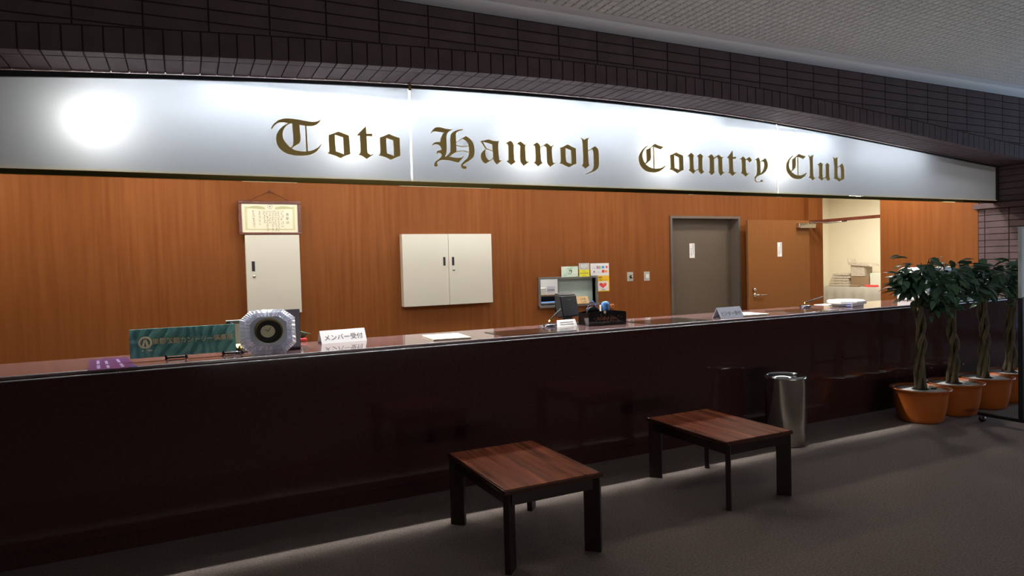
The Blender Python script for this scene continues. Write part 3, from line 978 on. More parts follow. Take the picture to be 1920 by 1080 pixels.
# ================================================================== BIN
t = thing('waste_bin', 'cylindrical polished steel bin standing against the counter', 'bin', (4.345, 3.855, 0))
RB, HB = 0.157, 0.553
obj('body', lathe([(0, 0.004), (RB - 0.004, 0.0), (RB - 0.004, 0.01), (RB, 0.012), (RB, HB - 0.02), (RB + 0.003, HB - 0.015), (RB + 0.003, HB), (RB - 0.006, HB), (RB - 0.006, HB - 0.02)], 48), M_STEEL, t, True)
obj('lid', lathe([(RB - 0.008, HB - 0.015), (RB - 0.03, HB - 0.02), (0.07, HB - 0.028), (0.065, HB - 0.05), (0, HB - 0.05)], 48), M_CHROME, t, True)
obj('rim', lathe([(RB - 0.001, HB + 0.001), (RB - 0.004, HB + 0.006), (RB - 0.012, HB + 0.006), (RB - 0.014, HB - 0.006)], 48), M_CHROME, t, True)

# ================================================================== POTTED TREES


def leaf_mesh(name, L, W, m, curl):
    bm = bmesh.new()
    n = 6
    rows = []
    for k in range(n + 1):
        u = k / n
        w = W / 2 * (sin(pi * min(1, u * 1.02) ** 0.85)) ** 0.9 if 0 < u < 1 else 0
        z = -curl * L * u * u
        x = L * u
        if w == 0:
            rows.append([bm.verts.new((x, 0, z))])
        else:
            rows.append([bm.verts.new((x, -w, z + w * 0.28)), bm.verts.new((x, 0, z)), bm.verts.new((x, w, z + w * 0.28))])
    for a, b in zip(rows, rows[1:]):
        if len(a) == 1:
            bm.faces.new([a[0], b[0], b[1]]); bm.faces.new([a[0], b[1], b[2]])
        elif len(b) == 1:
            bm.faces.new([a[0], b[0], a[1]]); bm.faces.new([a[1], b[0], a[2]])
        else:
            bm.faces.new([a[0], b[0], b[1], a[1]]); bm.faces.new([a[1], b[1], b[2], a[2]])
    me = bpy.data.meshes.new(name)
    bm.to_mesh(me); bm.free()
    me.materials.append(m)
    me.polygons.foreach_set('use_smooth', [True] * len(me.polygons))
    return me


LEAF_MESH = [leaf_mesh('leaf', 0.125, 0.062, M_LEAVES[0], 0.25), leaf_mesh('leaf', 0.11, 0.056, M_LEAVES[1], 0.4),
             leaf_mesh('leaf', 0.135, 0.060, M_LEAVES[2], 0.15), leaf_mesh('leaf', 0.09, 0.046, M_LEAVES[0], 0.5), leaf_mesh('leaf', 0.12, 0.062, M_LEAVES[1], 0.2)]


def potted_tree(x, y, seed, label, n_leaf, zt=1.02, lean=0.0, extra=()):
    rnd = random.Random(seed)
    t = thing('potted_tree', label, 'potted plant', (x, y, 0), 0, 'braided trees in orange pots along the counter')
    obj('pot', lathe([(0, 0.004), (0.150, 0.0), (0.172, 0.012), (0.188, 0.05), (0.206, 0.14), (0.216, 0.24), (0.222, 0.283), (0.245, 0.292), (0.247, 0.300), (0.240, 0.303), (0.218, 0.296), (0.205, 0.262), (0, 0.258)], 40), M_TERRA, t, True)
    obj('soil_cover', lathe([(0, 0.284), (0.10, 0.286), (0.211, 0.281), (0.208, 0.270)], 32), M_SOIL, t, True)
    obj('soil', lathe([(0, 0.304), (0.045, 0.300), (0.07, 0.288), (0.075, 0.280)], 14), M_DARKSOIL, t, True)
    if extra:
        for k in range(3):
            o = bpy.data.objects.new('fallen_leaf', LEAF_MESH[3]); C.objects.link(o); o.parent = t
            o.location = (0.08 + 0.04 * k, -0.10 + 0.03 * k, 0.298); o.rotation_euler = (0, 0, rnd.uniform(0, 6))
    # braided trunk: four stems winding round each other
    turns = rnd.uniform(0.45, 0.75)
    for s in range(4):
        pts, rad = [], []
        for k in range(25):
            u = k / 24
            z = 0.27 + (zt - 0.27) * u
            a = 2 * pi * (s / 4 + turns * u) + 0.25 * sin(9 * u + s)
            r = 0.027 + 0.012 * sin(u * 13 + s * 1.7 + seed) + 0.010 * (1 - u) ** 3
            pts.append((r * cos(a) + lean * u, r * sin(a), z))
            rad.append(0.019 * (1 - 0.22 * u) + 0.003 * sin(u * 23 + s))
        obj('stem', tube(pts, rad, 8), M_BARK, t, True)
    top = Vector((lean, 0, zt))
    # branches
    tips = []
    for b in range(13):
        a = 2 * pi * b / 13 + rnd.uniform(-0.25, 0.25)
        el = rnd.uniform(0.0, 1.40)
        ln = rnd.uniform(0.27, 0.44)
        d = Vector((cos(a) * cos(el), sin(a) * cos(el) * 0.75, sin(el)))
        root = top + Vector((0, 0, -0.03))
        p1 = root + d * ln * 0.5 + Vector((0, 0, 0.06))
        p2 = root + d * ln + Vector((0, 0, 0.05))
        if p2.y + y > 4.10:
            p2.y = 4.10 - y
        obj('branch', tube([root, p1, p2], [0.008, 0.006, 0.003], 6), M_TWIG, t, True)
        tips.append((p1, p2, d))
    # leaves along the branches and shoots
    for k in range(n_leaf):
        p1, p2, d = tips[rnd.randrange(len(tips))]
        u = rnd.random() ** 0.6
        p = p1.lerp(p2, u) + Vector((rnd.gauss(0, 0.04), rnd.gauss(0, 0.04), rnd.gauss(-0.015, 0.045)))
        out = (p - top)
        a = math.atan2(out.y, out.x) + rnd.gauss(0, 0.7)
        pitch = rnd.uniform(-0.35, 0.75)
        o = bpy.data.objects.new('leaf', LEAF_MESH[rnd.randrange(len(LEAF_MESH))])
        C.objects.link(o)
        o.parent = t
        if p.y + y > 4.06:
            p.y = 4.06 - y - rnd.random() * 0.08
        if sin(a) > 0 and p.y + y + 0.13 * sin(a) > 4.17:
            a = -a
        o.location = p
        o.rotation_euler = (rnd.gauss(0, 0.35), pitch, a)
        o.scale = [rnd.uniform(0.8, 1.15)] * 3
    return t


potted_tree(5.955, 3.765, 3, 'braided tree in an orange pot nearest the steel bin', 280, 1.04, 0.0, (1,))
potted_tree(6.472, 3.772, 11, 'braided tree in an orange pot, second from the steel bin', 250, 1.04, -0.03, (1,))
potted_tree(6.992, 3.787, 23, 'braided tree in an orange pot, third from the steel bin', 250, 1.06, -0.02)
potted_tree(7.50, 3.822, 31, 'braided tree in an orange pot behind the black stand, farthest from the bin', 240, 1.07, 0.02)

# ================================================================== MOVABLE BOARD AT THE RIGHT EDGE
t = thing('display_board', 'movable board with pale frame on a black wheeled stand at the right edge', 'board', (6.337, 3.14, 0))
obj('foot', box(-0.02, 0.02, -0.30, 0.34, 0.055, 0.085, 0.003), M_BLACK, t)
for yy in (-0.27, 0.31):
    bm = bmesh.new()
    add_tube(bm, [(-0.012, yy, 0.026), (0.012, yy, 0.026)], 0.026, 16)
    c = obj('caster', bm, M_BLACK, t, True)
    obj('caster_fork', box(-0.018, 0.018, yy - 0.008, yy + 0.008, 0.03, 0.055), M_CHROME, t)
obj('post', box(-0.018, 0.018, -0.018, 0.018, 0.085, 1.12, 0.003), M_BLACK, t)
obj('cross_bar', box(0.018, 1.182, -0.012, 0.012, 0.30, 0.325), M_BLACK, t)
obj('post', box(1.182, 1.218, -0.018, 0.018, 0.085, 1.12, 0.003), M_BLACK, t)
obj('foot', box(1.18, 1.22, -0.30, 0.34, 0.055, 0.085, 0.003), M_BLACK, t)
for yy in (-0.27, 0.31):
    bm = bmesh.new()
    add_tube(bm, [(1.188, yy, 0.026), (1.212, yy, 0.026)], 0.026, 16)
    obj('caster', bm, M_BLACK, t, True)
    obj('caster_fork', box(1.182, 1.218, yy - 0.008, yy + 0.008, 0.03, 0.055), M_CHROME, t)
obj('panel', box(-0.005, 1.205, -0.008, 0.008, 1.13, 1.70), M_WHITEP, t)
bm = bmesh.new()
for a in ((-0.022, -0.0055, 1.115, 1.715), (1.2055, 1.222, 1.115, 1.715), (-0.0055, 1.2055, 1.7005, 1.715), (-0.0055, 1.2055, 1.121, 1.1295)):
    add_box(bm, a[0], a[1], -0.014, 0.014, a[2], a[3])
obj('panel_frame', bm, mat('pale_frame', (0.62, 0.72, 0.74), 0.35, 0.2), t)

# ================================================================== THINGS ON THE WALL


def wall_rect(px0, py0, px1, py1, y):
    a, b = on_y(px0, py0, y), on_y(px1, py1, y)
    return a.x, b.x, b.z, a.z


# two door cabinet
x0, x1, z0, z1 = 2.277, 3.412, 1.062, 1.905
yf = Y_WALL - 0.10
t = thing('wall_cabinet', 'wide cream steel wall cabinet with two doors', 'cabinet', ((x0 + x1) / 2, Y_WALL, z0))
a, b = on_y(753.5, 439, yf), on_y(924.5, 566.9, yf)
wx0, wx1, wz0, wz1 = a.x, b.x, b.z, a.z
t.location = ((wx0 + wx1) / 2, Y_WALL, wz0)
w, h = (wx1 - wx0) / 2, wz1 - wz0
obj('body', box(-w, w, -0.082, -0.001, 0, h, 0.003), M_CABSIDE, t)
for s in (-1, 1):
    d = obj('door', box(0.002 if s > 0 else -w, w if s > 0 else -0.002, -0.10, -0.0825, 0, h, 0.002), M_CABINET, t)
    hx = s * 0.055
    obj('handle', box(hx - 0.014, hx + 0.014, -0.102, -0.0985, h * 0.555, h * 0.675), M_BLACK, d)
    if s > 0:
        bm = bmesh.new()
        add_tube(bm, [(hx + 0.005, -0.106, h * 0.495), (hx + 0.005, -0.099, h * 0.495)], 0.014, 16)
        obj('lock', bm, M_ALU, d, True)
# single door cabinet under the certificate
yf = Y_WALL - 0.08
a, b = on_y(456, 440.8, yf), on_y(566.3, 585.3, yf)
wx0, wx1, wz0, wz1 = a.x, b.x, b.z, a.z
wx0 += 0.016
t = thing('wall_cabinet', 'narrow cream steel wall cabinet with one door below the framed certificate', 'cabinet', ((wx0 + wx1) / 2, Y_WALL, wz0))
w, h = (wx1 - wx0) / 2, wz1 - wz0
obj('body', box(-w, w, -0.062, -0.001, 0, h, 0.003), M_CABSIDE, t)
d = obj('door', box(-w, w, -0.08, -0.0625, 0, h, 0.002), M_CABINET, t)
obj('handle', box(-w + 0.055, -w + 0.085, -0.082, -0.0785, h * 0.545, h * 0.67), M_BLACK, d)
bm = bmesh.new()
add_tube(bm, [(-w + 0.075, -0.086, h * 0.483), (-w + 0.075, -0.079, h * 0.483)], 0.015, 16)
obj('lock', bm, M_ALU, d, True)
# framed certificate
yf = Y_WALL - 0.075
x0, x1, z0, z1 = wall_rect(445.5, 375.5, 566, 440, yf)
z0 = wz1 + 0.004
t = thing('certificate_frame', 'framed award certificate hanging on the wood wall', 'picture frame', (x0, yf, z0))
w, h, fw = x1 - x0, z1 - z0, 0.034
for nm, a in (('frame_rail', (0, w, h - 0.030, h)), ('frame_rail', (0, w, 0, 0.024)), ('frame_stile', (0, fw, 0.0245, h - 0.0305)), ('frame_stile', (w - fw, w, 0.0245, h - 0.0305))):
    obj(nm, box(a[0], a[1], 0, 0.03, a[2], a[3], 0.005), M_FRAMEWOOD, t)
pap = obj('certificate', box(fw, w - fw, 0.012, 0.026, 0.0245, h - 0.0305), M_IVORY, t)
bm = bmesh.new()
yy = 0.0112
px0, px1, pz0, pz1 = fw + 0.03, w - fw - 0.03, 0.048, h - 0.058
rnd = random.Random(5)
for a in ((px0, px0 + 0.022, pz0, pz1), (px1 - 0.022, px1, pz0, pz1), (px0 + 0.022, px1 - 0.022, pz0, pz0 + 0.014)):
    add_box(bm, a[0], a[1], yy, 0.0118, a[2], a[3])
cxm = (px0 + px1) / 2
for s in (-1, 1):
    for k in range(12):
        u = k / 12
        xa = cxm + s * (0.05 + u * ((px1 - px0) / 2 - 0.072))
        hh = 0.010 + 0.016 * sin(pi * min(1, u + 0.15))
        add_box(bm, min(xa, xa + s * 0.0175), max(xa, xa + s * 0.0175), yy, 0.0118, pz1 - 0.022 + 0.01 * sin(u * 3) - hh / 2, pz1 - 0.012 + 0.01 * sin(u * 3) + hh / 2 - 0.004)
obj('printed_border', bm, M_OLIVE, pap)
bm = bmesh.new()
add_lathe(bm, [(0.024, -0.0004), (0.024, 0.0), (0.021, 0.0), (0.021, -0.0004)], 24)
add_lathe(bm, [(0.008, -0.0004), (0.008, 0.0), (0.0, 0.0)], 12)
bmesh.ops.rotate(bm, verts=bm.verts, cent=(0, 0, 0), matrix=Matrix.Rotation(pi / 2, 3, 'X'))
bmesh.ops.translate(bm, verts=bm.verts, vec=(cxm, yy, pz1 - 0.002))
obj('crest', bm, M_GREYINK, pap)
bm = bmesh.new()
vtext_bm(bm, '表彰状', 0.034, (px1 - 0.075, yy, pz1 - 0.065), XR, ZU, 1.25)
cols = [(0.83, 8, 0.024), (0.755, 10, 0.017), (0.70, 10, 0.019), (0.64, 10, 0.019), (0.585, 6, 0.016), (0.53, 10, 0.019), (0.47, 6, 0.019), (0.38, 7, 0.016), (0.26, 8, 0.020)]
for u, nn, sz in cols:
    for k in range(nn):
        zc = pz1 - 0.055 - k * 0.0215
        xc = px0 + (px1 - px0) * (u - 0.09)
        for q in range(4):
            dx, dz = rnd.uniform(-0.5, 0.5) * sz, rnd.uniform(-0.5, 0.5) * 0.016
            if rnd.random() < 0.5:
                add_box(bm, xc + dx - sz * 0.28, xc + dx + sz * 0.28, yy - 0.0003, yy + 0.0003, zc + dz - 0.0012, zc + dz + 0.0012)
            else:
                add_box(bm, xc + dx - 0.0012, xc + dx + 0.0012, yy - 0.0003, yy + 0.0003, zc + dz - 0.006, zc + dz + 0.006)
obj('handwriting', bm, M_GREYINK, pap)
top = on_y(507, 357.5, yf)
obj('hanging_cord', tube([(0.10, 0.02, h), (top.x - x0, 0.06, top.z - z0), (w - 0.10, 0.02, h)], 0.004, 6), M_FRAMEWOOD, t)
bm = bmesh.new()
add_tube(bm, [(top.x - x0, 0.045, top.z - z0 + 0.004), (top.x - x0, 0.074, top.z - z0 + 0.004)], 0.009, 10)
obj('nail', bm, M_FRAMEWOOD, t)

YN = Y_WALL - 0.004


def notice(px0, py0, px1, py1, m, label, y=None):
    y = YN if y is None else y
    x0, x1, z0, z1 = wall_rect(px0, py0, px1, py1, y)
    o = tag(obj('notice', box(0, x1 - x0, 0, 0.0035, 0, z1 - z0), m), label, 'notice', 'notices around the service window')
    o.location = (x0, y, z0)
    return o, x1 - x0, z1 - z0


def strokes(bm, x0, x1, z, n, h, y=-0.0008, seed=0, fill=0.7):
    r = random.Random(seed)
    w = (x1 - x0) / n
    for k in range(n):
        for q in range(3):
            a = x0 + w * k + r.random() * w * 0.3
            if q < 2:
                zz = z + h * r.random()
                add_box(bm, a, a + w * fill * r.uniform(0.5, 0.9), y, -0.0001, zz, zz + h * 0.16)
            else:
                add_box(bm, a + w * 0.2, a + w * 0.34, y, -0.0001, z, z + h)


o, w, h = notice(1052.3, 500, 1084, 518.6, M_GREENPR, 'pale green notice above the left of the service window', Y_WALL - 0.026)
bm = bmesh.new()
strokes(bm, w * 0.36, w * 0.66, h * 0.74, 4, h * 0.09, seed=1)
strokes(bm, w * 0.16, w * 0.86, h * 0.16, 16, h * 0.05, seed=2)
for k in range(14):
    a0, a1 = -2.6 + k * 0.33, -2.6 + (k + 1) * 0.33
    p = [(w * 0.5 + cos(a) * r * w * 0.13, h * 0.47 + sin(a) * r * h * 0.20) for a, r in ((a0, 1), (a1, 1), (a1, 0.78), (a0, 0.78))]
    bm.faces.new([bm.verts.new((x, -0.0008, z)) for x, z in p])
add_box(bm, w * 0.49, w * 0.515, -0.0008, -0.0001, h * 0.45, h * 0.64)
add_box(bm, w * 0.56, w * 0.62, -0.0008, -0.0001, h * 0.5, h * 0.66)
obj('print', bm, M_INK, o)
o, w, h = notice(1085.5, 493.8, 1105, 505, M_WHITE, 'small white notice with a black printed border')
bm = bmesh.new()
for a in ((0.08, 0.92, 0.84, 0.90), (0.08, 0.92, 0.12, 0.18), (0.08, 0.12, 0.18, 0.84), (0.88, 0.92, 0.18, 0.84)):
    add_box(bm, w * a[0], w * a[1], -0.0008, -0.0001, h * a[2], h * a[3])
strokes(bm, w * 0.2, w * 0.84, h * 0.58, 6, h * 0.14, seed=3)
strokes(bm, w * 0.16, w * 0.86, h * 0.26, 5, h * 0.2, seed=4)
obj('print', bm, M_INK, o)
o, w, h = notice(1086, 506, 1105.5, 518.3, M_YELLOW, 'small yellow notice above the service window', Y_WALL - 0.026)
bm = bmesh.new()
strokes(bm, w * 0.28, w * 0.66, h * 0.76, 5, h * 0.08, seed=5)
strokes(bm, w * 0.08, w * 0.88, h * 0.48, 11, h * 0.12, seed=6)
add_box(bm, w * 0.06, w * 0.9, -0.0008, -0.0001, h * 0.43, h * 0.46)
strokes(bm, w * 0.34, w * 0.68, h * 0.12, 3, h * 0.09, seed=7)
obj('print', bm, M_INK, o)
o, w, h = notice(1107, 494, 1142, 516.4, M_WHITE, 'white notice showing rows of payment card marks')
bm = bmesh.new()
text_bm(bm, 'VISA', h * 0.13, (w * 0.19, 0, h * 0.57), XR, ZU, 0.0006)
obj('card_mark', bm, M_BLUE, o)
for k, m in enumerate((M_BLUE, M_RED, mat('green_mark', (0.05, 0.45, 0.15), 0.6))):
    bm = bmesh.new()
    add_box(bm, w * (0.33 + 0.075 * k), w * (0.395 + 0.075 * k), -0.0008, -0.0001, h * 0.56, h * 0.78)
    obj('card_mark', bm, m, o)
bm = bmesh.new()
text_bm(bm, 'JCB', h * 0.16, (w * 0.44, -0.0008, h * 0.61), XR, ZU, 0.0006)
obj('card_lettering', bm, M_WHITE, o)
bm = bmesh.new(); add_box(bm, w * 0.6, w * 0.745, -0.0008, -0.0001, h * 0.57, h * 0.78); obj('card_mark', bm, mat('light_blue_mark', (0.06, 0.36, 0.75), 0.6), o)


def disc(bm, x, z, r, n=16, y=-0.0008):
    bm.faces.new([bm.verts.new((x + r * cos(2 * pi * k / n), y, z + r * sin(2 * pi * k / n))) for k in range(n)])


bm = bmesh.new(); disc(bm, w * 0.87, h * 0.68, h * 0.10); obj('card_mark', bm, M_RED, o)
bm = bmesh.new(); disc(bm, w * 0.19, h * 0.34, h * 0.08); strokes(bm, w * 0.08, w * 0.3, h * 0.19, 5, h * 0.05, seed=8); strokes(bm, w * 0.36, w * 0.54, h * 0.27, 5, h * 0.05, seed=9); obj('card_mark', bm, M_GREYINK, o)
bm = bmesh.new(); add_box(bm, w * 0.61, w * 0.755, -0.0008, -0.0001, h * 0.24, h * 0.46); obj('card_mark', bm, M_RED, o)
bm = bmesh.new(); disc(bm, w * 0.84, h * 0.34, h * 0.085); obj('card_mark', bm, M_RED, o)
bm = bmesh.new(); disc(bm, w * 0.90, h * 0.34, h * 0.085, y=-0.001); obj('card_mark', bm, M_AMBER, o)
o, w, h = notice(1119, 517.2, 1142.8, 545.8, M_AMBER, 'yellow AED notice with a red heart')
bm = bmesh.new(); add_box(bm, w * 0.055, w * 0.93, -0.0008, -0.0001, h * 0.06, h * 0.64); obj('white_field', bm, M_WHITE, o)
bm = bmesh.new()
text_bm(bm, 'AED', h * 0.155, (w * 0.28, -0.0004, h * 0.84), XR, ZU, 0.0006, bold=0.02)
text_bm(bm, '設置しています', h * 0.085, (w * 0.5, -0.0004, h * 0.70), XR, ZU, 0.0006)
text_bm(bm, 'LIFEPAK', h * 0.085, (w * 0.49, -0.0012, h * 0.075), XR, ZU, 0.0006, bold=0.01)
obj('lettering', bm, M_INK, o)
bm = bmesh.new()
pts = []
for k in range(28):
    a = 2 * pi * k / 28
    pts.append((w * 0.48 + 16 * sin(a) ** 3 * w * 0.0185, h * 0.40 + (13 * cos(a) - 5 * cos(2 * a) - 2 * cos(3 * a) - cos(4 * a)) * h * 0.0125))
bm.faces.new([bm.verts.new((x, -0.0014, z)) for x, z in pts])
obj('heart', bm, M_RED, o)
bm = bmesh.new()
for tri in ([(0.48, 0.36), (0.62, 0.50), (0.54, 0.49)], [(0.55, 0.43), (0.72, 0.60), (0.6, 0.5)], [(0.54, 0.49), (0.62, 0.50), (0.60, 0.55)]):
    bm.faces.new([bm.verts.new((w * u, -0.002, h * v)) for u, v in tri])
obj('bolt', bm, M_AMBER, o)


def switch_plate(px0, py0, px1, py1, label, kind):
    x0, x1, z0, z1 = wall_rect(px0, py0, px1, py1, Y_WALL - 0.008)
    t = thing('switch_plate', label, 'switch', (x0, Y_WALL - 0.008, z0))
    w, h = x1 - x0, z1 - z0
    obj('plate', box(0, w, 0, 0.0075, 0, h, 0.002), M_SWITCH, t)
    if kind:
        bm = bmesh.new(); add_tube(bm, [(w * 0.58, -0.018, h * 0.5), (w * 0.58, 0.0, h * 0.5)], 0.022, 20); obj('knob', bm, M_BLACK, t, True)
        bm = bmesh.new(); add_tube(bm, [(w * 0.68, -0.021, h * 0.5), (w * 0.68, -0.016, h * 0.5)], 0.009, 12); obj('key_plate', bm, M_WHITEP, t, True)
    else:
        obj('rocker', box(w * 0.28, w * 0.78, -0.008, 0.0, h * 0.28, h * 0.72, 0.002), M_WHITEP, t)


switch_plate(1176, 510.3, 1187.5, 527, 'grey switch plate with a dark round key switch', True)
switch_plate(1207.5, 509.5, 1218.5, 526.3, 'grey switch plate with a white rocker beside the steel door', False)

# ================================================================== THINGS ON THE COUNTER
Z = ZC + 0.0005


def desk_mat(pts, label):
    bm = bmesh.new()
    w = [on_z(px, py, ZC) for px, py in pts]
    lo = [bm.verts.new((p.x, p.y, Z)) for p in w]
    hi = [bm.verts.new((p.x, p.y, Z + 0.003)) for p in w]
    bm.faces.new(lo[::-1]); bm.faces.new(hi)
    for k in range(4):
        bm.faces.new([lo[k], lo[(k + 1) % 4], hi[(k + 1) % 4], hi[k]])
    tag(obj('desk_mat', bm, M_DARKMAT), label, 'desk mat', 'black desk mats on the counter')


def rect_mat(x0, x1, y0, y1, label):
    tag(obj('desk_mat', box(x0, x1, y0, y1, Z, Z + 0.003, 0.001), M_DARKMAT), label, 'desk mat', 'black desk mats on the counter')


rect_mat(2.02, 2.62, 4.24, 4.60, 'black desk mat under the pen stand near the monitor')
rect_mat(3.32, 3.92, 4.22, 4.62, 'black desk mat between the lacquer box and the far tent card')
rect_mat(4.95, 5.5, 4.24, 4.62, 'black desk mat under the far pen stand')

# thin purple patch with pale marks at the left end of the counter
ps = [on_z(px, py, ZC) for px, py in ((164, 696.0), (258, 688.5), (236, 670), (168, 675.5))]
bm = bmesh.new()
lo_ = [bm.verts.new((p.x, p.y, Z + 0.0006)) for p in ps]
hi_ = [bm.verts.new((p.x, p.y, Z + 0.002)) for p in ps]
bm.faces.new(lo_[::-1]); bm.faces.new(hi_)
for k in range(4):
    bm.faces.new([lo_[k], lo_[(k + 1) % 4], hi_[(k + 1) % 4], hi_[k]])
pm = tag(obj('purple_patch', bm, mat('purple_tone', (0.085, 0.045, 0.19), 0.12, spec=0.8)), 'thin purple patch with pale marks left of the bronze plaque', 'sheet')
bm = bmesh.new()
for u in (0.22, 0.42, 0.72):
    for v in range(9):
        if (v * 7 + int(u * 10)) % 5 == 0:
            continue
        A_ = ps[0].lerp(ps[1], u).lerp(ps[3].lerp(ps[2], u), 0.12 + v * 0.085)
        add_box(bm, A_.x - 0.007, A_.x + 0.007, A_.y - 0.018, A_.y + 0.018, Z + 0.0021, Z + 0.0026)
obj('pale_marks', bm, mat('lilac_marks', (0.26, 0.21, 0.38), 0.4), pm)

# green bronze plaque
yp = 4.40
a, b = on_y(241.5, 619.5, yp), on_y(443, 660, yp)
a2, b2 = on_y(245, 671, yp), on_y(441, 607.5, yp)
t = thing('bronze_plaque', 'green bronze relief name plaque standing on the counter', 'plaque', ((a.x + b.x) / 2, yp, Z + 0.022), 0.0)
w = (b.x - a.x) / 2
h = a.z - (Z + 0.022)
NXP, NZP = 90, 30


def relief(u, v):
    s = 0.0
    for k in range(13):
        c = -0.15 + k * 0.1
        d = u - (c + 0.10 * v + 0.05 * sin(pi * v * 1.1 + k))
        s = max(s, (1 - abs(d) / 0.05) * (0.55 + 0.45 * sin(pi * (0.15 + 0.85 * v)))) if abs(d) < 0.05 else s
    s *= 1 - 0.8 * math.exp(-((v - 0.52) / 0.10) ** 2)
    return 0.012 * s


bm = bmesh.new()
fr = [[bm.verts.new((-w + 2 * w * i / NXP, -relief(i / NXP, j / NZP) + 0.03 * j / NZP, h * j / NZP)) for j in range(NZP + 1)] for i in range(NXP + 1)]
bk = [[bm.verts.new((-w + 2 * w * i, 0.016 + 0.03 * j, h * j)) for j in (0, 1)] for i in (0, 1)]
for i in range(NXP):
    for j in range(NZP):
        bm.faces.new([fr[i][j], fr[i + 1][j], fr[i + 1][j + 1], fr[i][j + 1]])
bm.faces.new([bk[0][0], bk[0][1], bk[1][1], bk[1][0]])
bm.faces.new([fr[0][j] for j in range(NZP + 1)] + [bk[0][1], bk[0][0]])
bm.faces.new([bk[1][0], bk[1][1]] + [fr[NXP][j] for j in range(NZP, -1, -1)])
bm.faces.new([fr[i][NZP] for i in range(NXP + 1)] + [bk[1][1], bk[0][1]])
bm.faces.new([bk[0][0], bk[1][0]] + [fr[i][0] for i in range(NXP, -1, -1)])
slab = obj('relief_slab', bm, M_BRONZE, t)
bm = bmesh.new()
up = Vector((0, 0.03, h)).normalized()
base = Vector((0, 0.03 * 0.48, h * 0.47))
text_bm(bm, '東都飯能カントリー倶楽部', 0.0365, base + Vector((-w * 0.60, -0.016, 0)), XR, up, 0.0, 'LEFT', 0.02)
r = bmesh.ops.extrude_face_region(bm, geom=bm.faces[:])
bmesh.ops.translate(bm, verts=[e for e in r['geom'] if isinstance(e, bmesh.types.BMVert)], vec=(0, 0.010, 0))
obj('raised_lettering', bm, M_DULLGOLD, t)
bm = bmesh.new()
cx, cz = -w * 0.72, h * 0.53
for k in range(24):
    a0, a1 = 2 * pi * k / 24, 2 * pi * (k + 1) / 24
    r0, r1 = 0.026, 0.036
    P0 = [(cx + r1 * cos(a0), cz + r1 * sin(a0) * 0.95), (cx + r1 * cos(a1), cz + r1 * sin(a1) * 0.95), (cx + r0 * cos(a1), cz + r0 * sin(a1) * 0.95), (cx + r0 * cos(a0), cz + r0 * sin(a0) * 0.95)]
    hexa(bm, [(x, 0.0, z) for x, z in P0] + [(x, 0.018, z) for x, z in P0])
hexa(bm, [(cx - 0.02, 0.0, cz - 0.022), (cx - 0.006, 0.0, cz - 0.022), (cx - 0.006, 0.018, cz - 0.022), (cx - 0.02, 0.018, cz - 0.022), (cx - 0.005, 0.0, cz + 0.022), (cx + 0.003, 0.0, cz + 0.022), (cx + 0.003, 0.018, cz + 0.022), (cx - 0.005, 0.018, cz + 0.022)])
hexa(bm, [(cx + 0.006, 0.0, cz - 0.022), (cx + 0.02, 0.0, cz - 0.022), (cx + 0.02, 0.018, cz - 0.022), (cx + 0.006, 0.018, cz - 0.022), (cx - 0.003, 0.0, cz + 0.022), (cx + 0.005, 0.0, cz + 0.022), (cx + 0.005, 0.018, cz + 0.022), (cx - 0.003, 0.018, cz + 0.022)])
add_box(bm, cx - 0.034, cx + 0.034, 0.0, 0.018, cz - 0.049, cz - 0.043)
obj('emblem', bm, M_DULLGOLD, t)
for cxs in (-0.16 * w, 0.93 * w):
    bm = bmesh.new()
    for s in (-0.055, 0.055):
        add_tube(bm, [(cxs + s, -0.03, -0.0150), (cxs + s, -0.032, 0.006), (cxs + s * 0.9, -0.024, -0.0085), (cxs + s, 0.06, -0.011), (cxs + s, 0.065, -0.0150)], 0.0065, 8)
    add_tube(bm, [(cxs - 0.05, 0.02, -0.012), (cxs + 0.05, 0.02, -0.012)], 0.006, 8)
    obj('easel_foot', bm, M_BLACK, t, True)

# cut crystal clock
cc = on_y(504, 621, 4.30)
t = thing('crystal_clock', 'octagonal cut crystal clock with a dark round dial on the counter', 'clock', (cc.x, 4.30, Z), 0.0)
tilt = Matrix.Rotation(-0.16, 3, 'X')
rw = (on_y(557, 621, 4.30).x - on_y(452, 621, 4.30).x) / 2
rh = (on_y(504, 580, 4.30).z - Z) / 2


def octa(s, k=0.42):
    return [(-rw * s * (1 - k), rh * s), (rw * s * (1 - k), rh * s), (rw * s, rh * s * (1 - k)), (rw * s, -rh * s * (1 - k)),
            (rw * s * (1 - k), -rh * s), (-rw * s * (1 - k), -rh * s), (-rw * s, -rh * s * (1 - k)), (-rw * s, rh * s * (1 - k))]


def fluted(s, per=9, amp=0.0):
    o = octa(s)
    r = []
    for i in range(8):
        (x0, z0), (x1, z1) = o[i], o[(i + 1) % 8]
        for k in range(per):
            u = k / per
            r.append((x0 + (x1 - x0) * u, z0 + (z1 - z0) * u, amp * (k % 2)))
    return r


def to_clock(x, y, z):
    return tilt @ Vector((x, y, z)) + Vector((0, 0.03, rh * 0.99))


